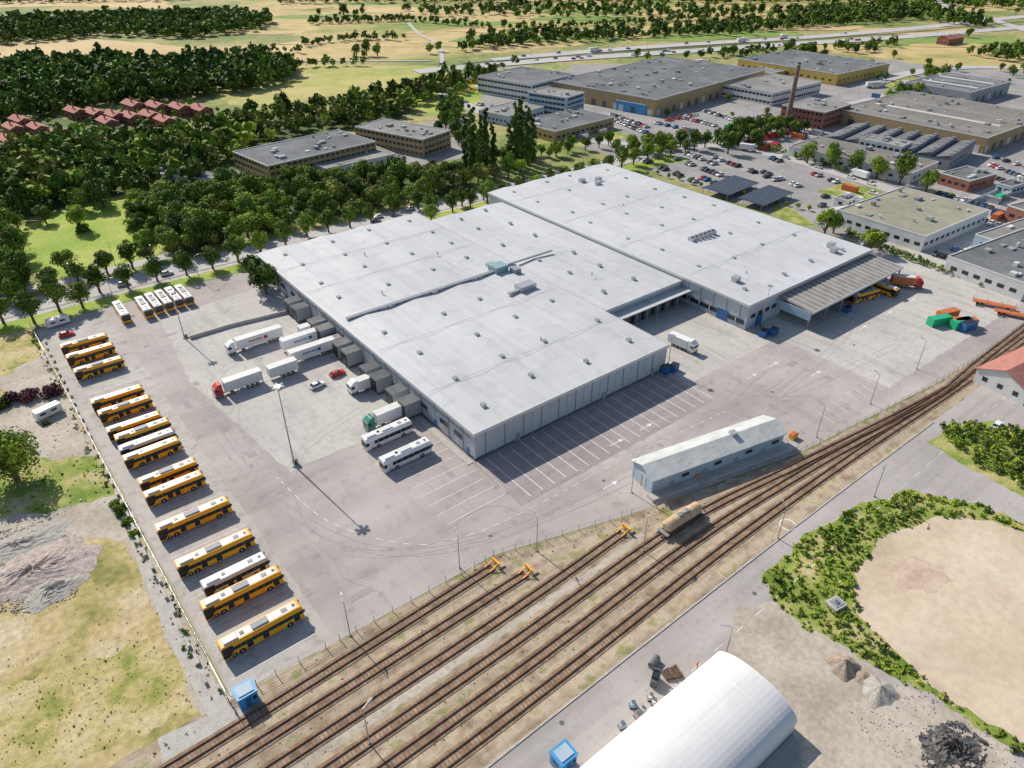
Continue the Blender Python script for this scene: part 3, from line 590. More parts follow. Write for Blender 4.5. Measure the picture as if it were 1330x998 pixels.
def truck_mesh(name,cab,body=M_white,L=13.6,logo=None):
    mb=MB(); x1=L/2-1.3; trailer_parts(mb,-L/2-1.3,x1,body)
    if logo:
        for s in (-1,1):
            mb.box(-L*.25,-L*.25+1.1,s*1.3-.02,s*1.3+.02,2.2,3.2,logo)
            for k in range(6): mb.box(-L*.25+1.5+k*.7,-L*.25+2.0+k*.7,s*1.3-.02,s*1.3+.02,2.4,3.0,logo)
    if cab: cab_parts(mb,x1+.7,cab)
    return mb.mesh(name,.04)
TW=truck_mesh('semi_white',M_white,logo=M_red);TR=truck_mesh('semi_red',M_red,M_offw,10);TT=truck_mesh('semi_teal',M_teal);TO=truck_mesh('trailer_only',None,logo=M_blue);TO2=truck_mesh('trailer_short',None,M_offw,8)
def trp(u,v,me,name,rot=math.pi): p=g(u,v,2.2); place(name,me,(*p,.07),AZ+rot)
trp(331,441,TW,'semi_truck'); trp(389,442,TO,'cargo_trailer'); trp(400,429,TO2,'cargo_trailer'); trp(400,457,TO,'cargo_trailer')
trp(309,497,TR,'semi_truck'); trp(361,481,TO2,'cargo_trailer'); trp(476,497,TO2,'cargo_trailer')
trp(513,535,TT,'semi_truck')
mbx=MB(); cab_parts(mbx,0,M_white); p=g(463,503,1.5); place('truck_tractor',mbx.mesh('tractor',.04),(*p,.07),AZ+math.pi)
mb=MB(); mb.box(-4,2.6,-1.25,1.25,1,3.6,M_white); wheels(mb,(-2.2,-1),1.22,.5); cab_parts(mb,2.8,M_white); BT=mb.mesh('box_truck',.04)
p=g(885,445,1.8); place('box_truck',BT,(*p,.07),AZ-math.pi/2+.1)
def car_mesh(name,c,van=False):
    mb=MB()
    if van:
        mb.box(-2.4,1.5,-.95,.95,.35,1.95,c,tx=.05,ty=.08); mb.hexa([(1.5,-.95,.35),(2.5,-.9,.35),(2.5,.9,.35),(1.5,.95,.35),(1.5,-.87,1.9),(1.75,-.85,1.85),(1.75,.85,1.85),(1.5,.87,1.9)],M_glass); mb.box(1.5,2.55,-.94,.94,.35,1.0,c)
        wheels(mb,(1.6,-1.6),.93,.34)
    else:
        mb.box(-2.15,2.15,-.88,.88,.28,.72,c,tx=.04,ty=.02); mb.hexa([(-2.1,-.86,.72),(2.05,-.84,.72),(2.05,.84,.72),(-2.1,.86,.72),(-2.0,-.8,.95),(1.0,-.8,.98),(1.0,.8,.98),(-2.0,.8,.95)],c)
        mb.hexa([(-1.9,-.79,.94),(1.0,-.79,.96),(1.0,.79,.96),(-1.9,.79,.94),(-1.3,-.62,1.4),(.2,-.62,1.42),(.2,.62,1.42),(-1.3,.62,1.4)],M_glass)
        mb.box(-1.32,.2,-.63,.63,1.38,1.46,c,tx=.05,ty=.03); wheels(mb,(1.35,-1.3),.86,.33)
        for s in (-1,1): mb.box(2.08,2.17,s*.65-.15,s*.65+.15,.55,.68,M_silver); mb.box(-2.17,-2.1,s*.68-.12,s*.68+.12,.6,.75,M_red)
    return mb.mesh(name,.05)
CC=[car_mesh('car_'+n_,m_) for n_,m_ in (('white',M_white),('silver',M_silver),('grey',M_grey),('black',M_black),('red',M_red),('blue',M_blue),('offwhite',M_offw))]
VW=car_mesh('van_white',M_white,True); VY=car_mesh('van_yellow',M_yel,True); VR=car_mesh('van_red',M_red,True)
def car(u,v,me,rot,name='parked_car'): p=g(u,v,.7); place(name,me,(*p,.08),rot)
car(438,485,CC[4],AZ); car(412,500,CC[0],AZ+.1); car(86,434,CC[4],AZ); car(1296,552,CC[0],AZ)
def row(p1,p2,n,fill=.8,meshes=None,name='parked_car',turn=math.pi/2):
    a=Vector(g(*p1));b=Vector(g(*p2));d=b-a;ang=math.atan2(d.y,d.x)
    n=min(n,max(1,int(d.length/2.7)))
    for i in range(n):
        if random.random()>fill: continue
        q=a+d*(i+.5)/n; me=random.choice(meshes or CC+[CC[0],CC[1],CC[2],CC[3]])
        place(name,me,(q.x,q.y,.09),ang+turn+random.choice((0,math.pi))+random.uniform(-.04,.04),1.05)
for r_ in (((835,210),(905,238),22,.5),((868,204),(965,240),26,.45),((890,200),(930,215),14,.8),((925,205),(1010,236),26,.35),((1000,206),(1100,243),28,.35),((985,222),(1075,258),28,.5),((860,250),(905,268),18,.6),((910,232),(960,250),16,.5),((1050,262),(1100,280),16,.4),
    ((790,148),(845,168),26,.85),((800,158),(840,174),20,.85),((850,160),(900,172),22,.85),((880,152),(930,165),22,.85),((915,145),(955,158),20,.8),((860,178),(905,170),16,.6),
    ((955,160),(1000,150),20,.85),((1060,185),(1100,196),18,.5),((1190,262),(1260,282),22,.7),((1215,252),(1290,272),26,.8),((1285,215),(1330,232),20,.9),((1275,225),(1325,245),20,.9),((1290,205),(1345,222),20,.9),((1210,330),(1260,345),14,.8),((1225,320),(1268,335),14,.8),((1290,300),(1330,314),14,.8),((1255,282),(1300,296),18,.7),
    ((770,100),(800,95),14,.7),((640,140),(700,150),18,.5),((1160,120),(1185,112),14,.6),((560,125),(640,140),20,.4),((430,212),(490,198),16,.5),((310,212),(335,205),8,.7),((590,165),(640,170),14,.5),((1075,150),(1110,140),12,.6),((1180,285),(1230,300),14,.5)):
    row(*r_)
row((968,188),(1030,172),16,.85,[VR,VW,CC[4]]); row((990,196),(1010,190),8,.9,[VR]); row((590,112),(660,98),26,.8,[VY,VW,VY],'delivery_van'); row((600,120),(640,112),16,.8,[VY,VW],'delivery_van'); row((700,160),(740,190),10,.4,[VY,CC[4]])
row((865,158),(905,150),14,.9,[CC[4],CC[4],CC[0]]); row((1110,262),(1140,250),10,.5,[VW,CC[0]])
def along(pts,n,meshes,off=0,name='car'):
    P=catmull(pts,10)
    for i in range(n):
        k=random.randrange(len(P)-1); a=Vector(P[k]);b=Vector(P[k+1]);t=random.random();d=(b-a).normalized()
        s=random.choice((-1,1)); q=a.lerp(b,t)+Vector((-d.y,d.x))*s*off
        place(name,random.choice(meshes),(q.x,q.y,.15 if off<3 else .55),math.atan2(d.y,d.x)+(math.pi if s>0 else 0))
along(G([(560,92),(700,80),(850,70),(1000,60),(1180,48),(1300,40)]),20,CC+[VW,BT],4)
along(G([(640,79),(760,68),(900,58),(1050,49),(1200,36)]),16,CC+[BT,VW],3.5)
along(WW([(-60,260),(0,258),(100,257),(250,256),(430,256)]),14,CC,2.6)
along(G([(880,185),(1000,200),(1120,235),(1230,270)]),8,CC+[BT],2)
for (u,v) in ((897,82),(910,81),(1100,275),(1137,110)): p=g(u,v,2); place('semi_truck',TW,(*p,.1),.3)
p=g(1177,366,2); place('flatbed_truck',truck_mesh('flat_or',M_red,M_orng,7),(*p,.07),AZ-.9)
def cont_mesh(c,L=6.1,open_=False):
    mb=MB(); mb.box(0,L,0,2.44,.1,2.6,c)
    for i in range(int(L/.6)): mb.box(i*.6+.15,i*.6+.4,-.05,2.49,.3,2.4,c)
    if open_: mb.box(.12,L-.12,.12,2.32,2.55,2.61,M_black)
    for x in (0,L-.15): mb.box(x-.02,x+.17,-.06,2.5,.1,2.68,c)
    return mb.mesh('container')
CG=cont_mesh(M_green,7);CO=cont_mesh(M_orng,7);CB=cont_mesh(M_blue,5,True);CW=cont_mesh(M_silver,6)
for u,v,me,r in ((1210,426,CG,-.55),(1222,418,CO,-.5),(1240,430,CG,-.5),(1252,433,CB,-.45),(1262,421,CO,2.3)): place('shipping_container',me,(*g(u,v),.07),AZ+r+.2)
for k in range(26):
    u,v=random.choice(((1110,252),(1215,300),(1300,262),(760,178),(1150,130),(950,170),(1290,285),(1060,178))); place('shipping_container',random.choice((CG,CO,CW,CW,CB)),(*g(u+random.uniform(-22,22),v+random.uniform(-5,5)),.05),AZ+random.choice((0,1.57)))
for u,v in ((993,440),(1005,438),(866,488),(876,486),(926,408),(930,403)): place('waste_skip',CB,(*g(u,v),.07),AZ+random.uniform(-.3,.3),(.55,.8,.75))
place('waste_skip',CB,(*g(1100,408),.07),AZ,(.5,.7,.7))
for u,v in ((1262,395),(1290,408)): 
    mb=MB(); mb.box(0,12,0,2.4,.9,1.15,M_orng); wheels(mb,(1.5,2.8,10),1.2,.45)
    for x in (0,4,8,11.9): mb.box(x,x+.1,0,.1,1.15,2.2,M_orng); mb.box(x,x+.1,2.3,2.4,1.15,2.2,M_orng)
    mb.obj('flatbed_trailer',(*g(u,v),.07),AZ-1.2)
for u,v in ((1030,573),(903,625)): 
    mb=MB(); mb.box(0,2,0,1.5,.1,1.2,M_yel,tx=.1,ty=.1); mb.box(-.05,2.05,-.05,1.55,1.2,1.4,M_orng,tx=.2,ty=.3); mb.obj('grit_bin',(*g(u,v),.06),AZ)
for u,v,r in ((62,535,.3),(75,418,.1)):
    mb=MB(); mb.box(-3.2,3.2,-1.15,1.15,.5,2.6,M_white,tx=.25,ty=.08); mb.box(-2.2,-.8,-1.17,1.17,1.4,2.0,M_glass); mb.box(.4,1.9,-1.17,1.17,1.4,2.0,M_glass); mb.box(3.1,4.2,-.1,.1,.5,.6,M_black); wheels(mb,(0,),1.1,.35); mb.box(-.6,.1,-1.18,1.18,.6,2.2,M_offw)
    mb.obj('caravan',(*g(u,v,1.2),.05),AZ+r,.06)
for u,v in ((322,910),(731,992)):
    mb=MB(); mb.box(-1.5,1.5,-1.3,1.3,.1,2.7,M_sky); mb.box(-1.65,1.65,-1.45,1.45,2.7,2.9,M_sky); mb.box(-1.2,1.2,-1,1,2.9,3.05,M_wallb); mb.box(-.5,.4,-1.34,-1.3,.2,2.2,M_blue); mb.box(.7,1.3,-1.34,-1.3,1.2,2,M_glass); mb.box(-1.54,-1.5,-.6,.6,1.2,2.0,M_glass)
    for x in np.arange(-1.4,1.5,.3): mb.box(x,x+.06,-1.33,1.33,.2,2.6,M_sky)
    mb.obj('blue_kiosk',(*g(u,v),.05),AZ)
# ------------------------------------------------------------------ railway
def track(pts,name='railway_track'):
    P=catmull(WW(pts),3); mb=MB()
    mb.ribbon(P,0,2.8,.06,.12,M_ballast)
    for o in (-.75,.75): mb.ribbon(P,o,.16,.2,.36,M_rail)
    d=0
    for i in range(len(P)-1):
        a=Vector(P[i]);b=Vector(P[i+1]);l=(b-a).length;ang=math.atan2((b-a).y,(b-a).x)
        while d<l:
            q=a.lerp(b,d/l); mb.rbox((q.x,q.y),.25,2.4+random.uniform(-.15,.15),.1,.13+random.uniform(0,.03),ang+random.uniform(-.04,.04),M_sleep); d+=.68
        d-=l
    mb.obj(name,fix=False)
track([(-45,75.3),(0,75.3),(55.5,77)])
track([(-45,70.6),(0,70.8),(59.5,71.8)])
track([(-45,65.6),(40,66.3),(82,68)])
track([(-45,60.3),(40,61),(92,62.3),(130,58.3),(160,54.8),(188,52)])
track([(-45,55.2),(40,56),(92,57.5),(130,56),(165,53.2),(188,52)])
track([(-45,50.2),(40,51),(95,52.6),(140,52.4),(188,51),(235,50.6),(420,52)])
track([(188,52),(235,53.6),(420,55.5)])
for (a,b) in ((56.3,77),(60.3,71.8),(82.8,68)):
    mb=MB()
    for s in (-.75,.75): mb.hexa([(-2.2,s-.1,.3),(-2,s-.1,.3),(-2,s+.1,.3),(-2.2,s+.1,.3),(-.1,s-.1,1.3),(.1,s-.1,1.3),(.1,s+.1,1.3),(-.1,s+.1,1.3)],M_yel); mb.box(-.1,.1,s-.1,s+.1,.1,1.3,M_yel)
    mb.box(-.25,.1,-1.2,1.2,.95,1.35,M_yel); mb.box(-.4,-.25,-.95,-.55,1,1.3,M_grey); mb.box(-.4,-.25,.55,.95,1,1.3,M_grey); mb.box(-.3,1.2,-1.3,1.3,.05,.35,M_gravel)
    mb.obj('buffer_stop',(*W(a,b),.05),AZ)
mb=MB(); mb.cyl((-4.6,0,2.3),(4.6,0,2.3),1.3,1.3,24,M_tank)
for s in (-1,1): mb.cyl((s*4.6,0,2.3),(s*4.95,0,2.3),1.3,.75,24,M_tank)
for x in (-3,-1,1,3): mb.cyl((x-.06,0,2.3),(x+.06,0,2.3),1.33,1.33,24,M_orng)
mb.cyl((0,0,3.5),(0,0,3.9),.45,.45,12,M_tank); mb.box(-1.6,1.6,-.45,.45,3.62,3.68,M_metal); mb.box(-5.8,5.8,-1.1,1.1,.85,1.1,M_dark_t); mb.box(-5.8,-5,-1.35,1.35,1.1,1.2,M_metal); mb.box(5,5.8,-1.35,1.35,1.1,1.2,M_metal)
for x in (-4.4,-2.8,2.8,4.4): 
    for s in (-.78,.78): mb.cyl((x,s-.07,.78),(x,s+.07,.78),.45,.45,14,M_rail)
for s in (-1,1): mb.cyl((s*5.8,-.8,1),(s*6.3,-.8,1),.2,.25,8,M_grey); mb.cyl((s*5.8,.8,1),(s*6.3,.8,1),.2,.25,8,M_grey)
for x in (-4,4): mb.box(x-.15,x+.15,-1,1,1.1,1.5,M_dark_t)
for y in (-.7,.7): mb.cyl((.3,y,1.1),(.3,y,3.6),.03,.03,5,M_metal)
mb.obj('tank_wagon',(*W(93,62.25),0),AZ-.02)
# ------------------------------------------------------------------ fences, walls
def fence(name,P,h=2.0,sp_=3.0,base=False,m=M_metal):
    mb=MB(); P=catmull(P,sp_)
    for q in P: mb.box(q[0]-.05,q[0]+.05,q[1]-.05,q[1]+.05,0,h,m)
    for z0 in ([h-.06,.15]+[h*.25,h*.5,h*.75]): mb.ribbon(P,0,.03,z0,z0+.03,m)
    if base: mb.ribbon(P,0,.25,0,.35,M_concw)
    mb.obj(name,fix=False)
fence('boundary_fence',WW([(1.4,240),(1.9,220),(5.2,90),(5.4,81)]),2.4,2.6,True)
fence('boundary_fence',WW([(5.4,80.7),(22,80.1),(57.2,79.1)]),1.8)
fence('boundary_fence',WW([(57.2,79.1),(87,70.6),(95,68.4)]),1.8)
fence('boundary_fence',WW([(133,60.6),(160,57.6),(191,54.9),(233,54.2),(300,56)]),1.8)
fence('boundary_fence',WW([(243,108),(262,112),(300,106),(360,104)]),1.8)
mb=MB(); mb.ribbon(WW([(242.5,112),(262,118),(300,116),(400,113)]),0,.3,0,2,M_wallb); mb.obj('panel_wall',fix=False)
mb=MB(); mb.ribbon(WW([(45,201),(45,232)]),0,.3,0,.12,M_concw)
c=[g(247,441),g(300,425),g(378,406)]; mb.ribbon(c,0,.35,.05,1.1,M_concw); mb.ribbon(c,.9,1.4,.05,.3,M_weed); mb.obj('low_concrete_wall',fix=False)
mb=MB(); mb.ribbon(catmull(WW([(71.4,104.5),(70.6,92)]),2),0,.3,.04,.18,M_concw); mb.ribbon(WW([(69.9,105),(69.9,130)]),0,1.6,.04,.19,M_concw); mb.obj('kerb',fix=False)
mb=MB(); mb.ribbon(catmull(WW([(2,241),(30,242),(68,242)]),3),0,.3,.04,.17,M_concw); mb.ribbon(catmull(WW([(-60,45.3),(95,47.3),(170,47.3)]),5),0,.3,.03,.15,M_concw); mb.obj('kerb',fix=False)
mb=MB()
for i in range(34): mb.rbox(W(3.0+random.uniform(-.2,.2)+(.02*i),232-i*4.4),2.2,.5,.04,.75,AZ+math.pi/2+random.uniform(-.05,.05),M_concw)
mb.obj('concrete_barrier',fix=False)
mb=MB(); mb.cyl((0,0,0),(0,0,.4),.6,.5,10,M_concw); mb.cyl((0,0,.4),(0,0,22),.2,.1,10,M_metal); mb.cyl((0,0,21.8),(0,0,22),.9,.9,12,M_metal)
for k in range(6):
    t=k*math.pi/3; x,y=1.2*math.cos(t),1.2*math.sin(t); mb.hexa([(x-.3,y-.3,21.6),(x+.3,y-.3,21.6),(x+.3,y+.3,21.6),(x-.3,y+.3,21.6),(x-.2,y-.2,22.05),(x+.2,y-.2,22.05),(x+.2,y+.2,22.05),(x-.2,y+.2,22.05)],M_silver)
mb.box(-.5,.5,.4,1.2,0,1.5,M_grey); MAST=mb.mesh('mast')
place('floodlight_mast',MAST,(*g(383,606),.05)); place('floodlight_mast',MAST,(*g(240,440),.05),0,(.9,.9,.7))
place('floodlight_mast',MAST,(*g(867,481),.05),0,(.6,.6,.5)); place('floodlight_mast',MAST,(*W(177,103),.05),0,(.6,.6,.65))
mb=MB(); mb.cyl((0,0,0),(0,0,9),.11,.06,8,M_metal); mb.cyl((0,0,9),(1.3,0,9.2),.05,.05,6,M_metal); mb.box(1.1,2.0,-.16,.16,9.12,9.28,M_silver); mb.cyl((0,0,0),(0,0,.3),.25,.25,8,M_concw)
LAMP=mb.mesh('lamp')
for u,v,r in ((597,738,2),(697,716,2),(455,826,2),(835,716,1),(480,966,1),(1060,568,2),(940,860,3),(1135,645,4),(820,640,1),(1190,480,2),(1130,525,2),(150,395,0),(130,380,1),(260,365,1),(150,345,4),(1010,700,2)): place('street_lamp',LAMP,(*g(u,v),.04),r)
for k in range(24): place('street_lamp',LAMP,(*W(-60+k*26,263.5),.04),AZ-math.pi/2)
for k in range(14):
    q=g(640+k*50,76.5-k*2.6); place('street_lamp',LAMP,(*q,.04),-1.2,(1.3,1.3,1.3))
# ------------------------------------------------------------------ heaps, rubble, clutter
def heap(name,u,v,r,h,m,seed=0,ax=1.0,rot=0,lump=.25):
    rnd=random.Random(seed); mb=MB(); n=36;rings=12; V=[[ ] for _ in range(rings+1)]
    for i in range(rings+1):
        for j in range(n):
            t=2*math.pi*j/n; rr=r*i/rings*(1+.12*math.sin(3*t+seed)+.08*math.sin(7*t+seed*2))
            zz=h*(1-(i/rings))*(1+rnd.uniform(-lump,lump))
            if i==rings: zz=.02
            V[i].append((rr*math.cos(t)*ax,rr*math.sin(t),zz+.03))
    for i in range(rings):
        for j in range(n):
            mb.quad([V[i][j],V[i][(j+1)%n],V[i+1][(j+1)%n],V[i+1][j]] if i else [(0,0,h),V[1][(j+1)%n],V[1][j]],m)
    mb.obj(name,(*g(u,v),0),rot,fix=False)
heap('gravel_heap',1095,866,2.6,1.9,M_heapb,1,lump=.03); heap('gravel_heap',1141,898,2.8,1.5,M_heapg,2,lump=.03); heap('gravel_heap',1120,880,1.5,.6,M_heapb,7,lump=.05)
heap('scrap_heap',1235,972,3.4,1.4,M_scrap,3,1.2,lump=.4); heap('rubble_heap',45,742,7,1.2,M_rubble,4,1.7,.6,.22); heap('rubble_heap',25,708,5,.7,M_heapg,5,2,.5,.3); heap('rubble_heap',70,765,4,.8,M_heapg,9,1.4,.9,.3)
def debris(name,P,n,smin,smax,m):
    mb=MB(); xs=[p[0] for p in P];ys=[p[1] for p in P];k=0
    while k<n:
        q=(random.uniform(min(xs),max(xs)),random.uniform(min(ys),max(ys)))
        if not inside(q,P): continue
        k+=1; s=random.uniform(smin,smax)*random.choice((.5,.7,1)); mb.rbox(q,s*random.uniform(.6,1.6),s,.02,.05+s*random.uniform(.2,.6),random.uniform(0,3),random.choice(m))
    mb.obj(name,fix=False)
debris('rubble_stones',G([(-20,690),(70,680),(110,720),(100,775),(20,800),(-20,790)]),2200,.12,.45,[M_rubble,M_heapb,M_heapg,M_concw])
debris('scrap_pieces',G([(1195,950),(1240,935),(1280,965),(1270,1010),(1200,1015)]),900,.15,.7,[M_scrap,M_trim,M_scrap,M_rubble])
debris('stones',G([(1150,880),(1210,900),(1300,960),(1330,1010),(1180,1010),(1100,930)]),500,.06,.25,[M_concw,M_heapg,M_heapb])
debris('stones',G([(0,460),(120,560),(150,650),(0,690)]),200,.1,.4,[M_concw,M_heapb])
debris('stones',G([(0,800),(180,740),(260,900),(0,990)]),200,.08,.25,[M_concw,M_heapb])
mb=MB(); mb.box(-1.5,1.5,-1.3,1.3,.05,.8,M_concw); mb.box(-1.1,1.1,-.9,.9,.8,.9,M_seam); mb.box(-.4,.4,-.4,.4,.9,1.1,M_trim); mb.obj('concrete_chamber',(*g(1085,787),.05),.5,.05)
for i,(u,v) in enumerate(((822,918),(835,925),(845,908),(828,932),(850,915),(808,945))):
    mb=MB(); mb.box(-.6,.6,-.5,.5,.05,.2,M_dark_t); mb.box(-.5,.5,-.42,.42,.2,.9+.3*(i%2),random.choice([M_silver,M_wallb,M_offw,M_offw])); mb.box(-.3,.3,-.3,.3,1.25,1.35,M_grey); mb.obj('loaded_pallet',(*g(u,v),.03),i*.7,.03)
mb=MB(); mb.box(-1.2,.8,-.6,.6,.5,1.5,M_grey,tx=.1); mb.box(.8,1.1,-.6,.6,.2,2.2,M_trim); mb.box(-.6,.5,-.55,.55,1.5,2.2,M_glass,tx=.1); mb.box(1.1,2.2,-.45,-.3,.15,.22,M_metal); mb.box(1.1,2.2,.3,.45,.15,.22,M_metal); wheels(mb,(-.8,.6),.6,.3); mb.obj('forklift',(*g(850,886),.03),1.2,.03)
mb=MB()
for k in range(6): mb.box(k*.5,k*.5+.4,-.8-.1*k,.9,.05,.5+.12*(k%3),M_dark_t)
mb.obj('timber_stack',(*g(862,880),.03),.4)
mb=MB(); mb.cyl((0,0,.6),(2.2,0,.6),.6,.6,14,M_grey); mb.box(-.2,2.4,-.5,.5,0,.15,M_metal); mb.obj('fuel_tank',(*g(845,868),.03),.9)
def person(u,v,rot,top):
    vs=[(0,0,.95),(0,0,1.2),(0,0,1.42),(0,0,1.52),(0,0,1.68),(.1,0,.9),(.12,.05,.5),(.12,0,.06),(-.1,0,.9),(-.12,-.08,.5),(-.12,-.12,.06),(.2,0,1.4),(.26,.03,1.12),(.27,.14,.88),(-.2,0,1.4),(-.26,-.02,1.12),(-.27,.05,.88),(.12,.14,.04),(-.12,.04,.04)]
    es=[(0,1),(1,2),(2,3),(3,4),(0,5),(5,6),(6,7),(0,8),(8,9),(9,10),(2,11),(11,12),(12,13),(2,14),(14,15),(15,16),(7,17),(10,18)]
    me=bpy.data.meshes.new('person'); me.from_pydata(vs,es,[]); o=place('person',me,(*g(u,v),.03),rot)
    md=o.modifiers.new('s','SKIN'); rad=[.15,.14,.15,.06,.11,.1,.07,.05,.1,.07,.05,.06,.045,.035,.06,.045,.035,.04,.04]
    for i,r in enumerate(rad): me.skin_vertices[0].data[i].radius=(r,r*.8)
    me.skin_vertices[0].data[0].use_root=True
    me.materials.append(top); o.modifiers.new('d','SUBSURF').levels=1
try: person(905,868,.5,M_orng)
except Exception as e: print('person',e)
# ------------------------------------------------------------------ vegetation
def crown(seed,H,R,trunk,nc,nl,ls,kind='round'):
    r=np.random.RandomState(seed); C=[];RC=[]
    for i in range(nc):
        d=r.normal(size=3); d/=np.linalg.norm(d); q=r.rand()**.4
        hz=(H-trunk)/2
        if kind=='poplar':
            tt=(i+.5)/nc; rad=R*math.sin(math.pi*min(1,.15+.85*(1-tt)))**.6*.5
            c=np.array([d[0]*rad*q,d[1]*rad*q,trunk+(H-trunk)*tt*.95]); rc=R*r.uniform(.42,.6)*(1.05-.75*tt)
        elif kind=='bush': c=np.array([d[0]*R*.7*q,d[1]*R*.7*q,abs(d[2])*H*.55*q]); rc=R*r.uniform(.3,.45)
        else: c=np.array([d[0]*R*.68*q,d[1]*R*.68*q,trunk+hz+d[2]*hz*.68*q]); rc=R*r.uniform(.26,.46)
        C.append(c);RC.append(rc)
    C=np.array(C);RC=np.array(RC); idx=r.randint(0,nc,nl)
    d=r.normal(size=(nl,3)); d/=np.linalg.norm(d,axis=1)[:,None]; d[:,2]=np.where((d[:,2]<-.3)&(r.rand(nl)<.7),-d[:,2],d[:,2])
    P=C[idx]+d*(RC[idx]*r.uniform(.72,1.12,nl))[:,None]; P[:,2]=np.maximum(P[:,2],.15)
    n=d+r.normal(size=(nl,3))*.38; n/=np.linalg.norm(n,axis=1)[:,None]
    t=np.cross(n,r.normal(size=(nl,3))); t/=np.linalg.norm(t,axis=1)[:,None]; b=np.cross(n,t)
    s=(ls*r.uniform(.5,1.2,nl))[:,None]
    V=np.stack([P-t*s-b*s*.6,P+t*s-b*s*.7,P+t*s*.8+b*s*.7,P-t*s*.7+b*s*.6],1).reshape(-1,3)
    return V,C,RC
def tree_mesh(name,seed,H,R,trunk,nc,nl,ls,leaf,kind='round'):
    V,C,RC=crown(seed,H,R,trunk,nc,nl,ls,kind)
    mb=MB(); mb.mi(leaf)
    mb.cyl((0,0,0),(0,0,trunk+H*.25),R*.09+.05,R*.05,7,M_bark)
    for i in range(min(5,len(C))): mb.cyl((0,0,trunk*.9),tuple(C[i]),R*.045,R*.02,5,M_bark)
    k=len(mb.v); mb.v+= [tuple(x) for x in V]; n=len(V)//4
    mb.f+=[(k+4*i,k+4*i+1,k+4*i+2,k+4*i+3) for i in range(n)]; mb.m+=[0]*n
    return mb.mesh(name,fix=False)
TREES={'g':[tree_mesh('tree_g%d'%i,10+i,9+i%3,4.0+.4*(i%2),1.5,22,2000,.29,LEAF[0]) for i in range(4)],
 'd':[tree_mesh('tree_d%d'%i,30+i,10,4.4,1.2,22,2100,.33,LEAF[1]) for i in range(3)],
 'b':[tree_mesh('tree_b%d'%i,50+i,8.5,4.0,1.3,20,1900,.28,LEAF[2]) for i in range(3)],
 'o':[tree_mesh('tree_o%d'%i,70+i,9,3.8,1.6,18,1700,.3,LEAF[3]) for i in range(2)],
 'p':[tree_mesh('poplar%d'%i,90+i,26,3.6,.8,30,2400,.42,LEAF[1],'poplar') for i in range(3)],
 'u':[tree_mesh('bush%d'%i,110+i,2.6,2.2,0,12,900,.2,LEAF[0],'bush') for i in range(2)],
 'r':[tree_mesh('purple_bush',130,3.2,2.2,0,12,900,.2,LEAF[4],'bush')]}
WIL=tree_mesh('willow',140,10.5,6.4,.3,40,6500,.27,LEAF[2])
def tree(p,kind,s=1.0,name=None):
    nm=name or {'g':'deciduous_tree','d':'dark_deciduous_tree','b':'young_deciduous_tree','o':'olive_green_tree','p':'poplar_tree','u':'bush','r':'purple_bush'}[kind]
    k=s*random.uniform(.82,1.18); place(nm,random.choice(TREES[kind]),(p[0],p[1],0),random.uniform(0,6.28),(k*random.uniform(.9,1.1),k*random.uniform(.9,1.1),k*random.uniform(.88,1.14)))
for (u,v) in ((130,380),(167,375),(205,366),(243,358),(277,350),(310,341),(340,333),(371,318),(399,308),(427,302),(455,296),(482,290),(511,282),(543,272)): tree(g(u,v),'g',1.0)
for k in range(27): tree(W(150+k*9.3+random.uniform(-1,1),246+random.uniform(-.6,.6)),random.choice('ggb'),.95)
for k in range(44): tree(W(-120+k*7.8+random.uniform(-1.5,1.5),268.5+random.uniform(-.8,.8)),random.choice('ggob'),1.0)
for (u,v) in ((45,420),(78,405),(108,400),(5,420),(-25,425),(22,395)): tree(g(u,v),'g',1.0)
tree(g(346,382),'d',1.15); tree(g(335,370),'d',.9)
tree(g(560,288),'b',.9); tree(g(600,268),'g',.9); tree(g(628,260),'g',.9)
tree(g(1070,307),'b',1.15); tree(g(1130,328),'b',1.15); tree(g(1082,303),'b',.8)
for (u,v) in ((1048,212),(1078,218),(1108,225),(1138,232),(1168,240),(1202,250),(980,192),(958,186),(935,190),(945,200)): tree(g(u,v),'g',1.2)
for (u,v) in ((606,222),(614,226),(622,228),(631,224),(640,216),(662,218),(669,220),(677,217),(685,214),(691,210),(676,205),(616,214),(626,212)): tree(g(u,v),'p',1)
place('willow_tree',WIL,(*g(22,622),0),.4,1.15)
for (u,v,k,s) in ((15,522,'r',1.3),(40,518,'r',1.2),(68,512,'r',1.2),(5,528,'u',1.4),(60,552,'u',.6),(165,680,'u',.9),(157,665,'u',.9),(150,655,'u',.8),(175,695,'u',.7),(110,300,'u',1.5)): tree(g(u,v),k,s)
for (u,v) in ((88,355),(105,300),(60,290),(180,310),(215,318),(135,270),(110,275),(70,262),(25,300),(195,335),(230,300),(240,320),(185,300)): tree(g(u,v),random.choice('ggdb'),random.uniform(.8,1.2))
def grove(P,sp_,kinds,s0,s1):
    for q in scatter(G(P),sp_): tree(q,random.choice(kinds),random.uniform(s0,s1))
grove([(0,300),(-40,330),(-40,395),(20,395),(45,370),(40,340),(20,315)],6.8,'gdb',.9,1.3)
grove([(205,330),(235,290),(240,262),(330,250),(440,236),(520,230),(600,234),(640,238),(560,254),(460,275),(380,293),(300,316),(240,332)],6.7,'gggdobb',.75,1.4)
grove([(170,272),(235,255),(250,290),(215,312),(180,296)],7,'ggdb',.8,1.3)
grove([(560,170),(585,140),(600,150),(605,190),(600,205),(585,180)],7.5,'gd',.9,1.2)
grove([(790,200),(830,186),(890,186),(880,196),(820,206)],7,'gb',.7,1.0)
grove([(930,184),(1000,165),(1050,172),(1020,182),(950,196)],8,'gd',.7,1.0)
grove([(1130,145),(1210,100),(1225,105),(1170,140)],9,'gb',.6,1.0)
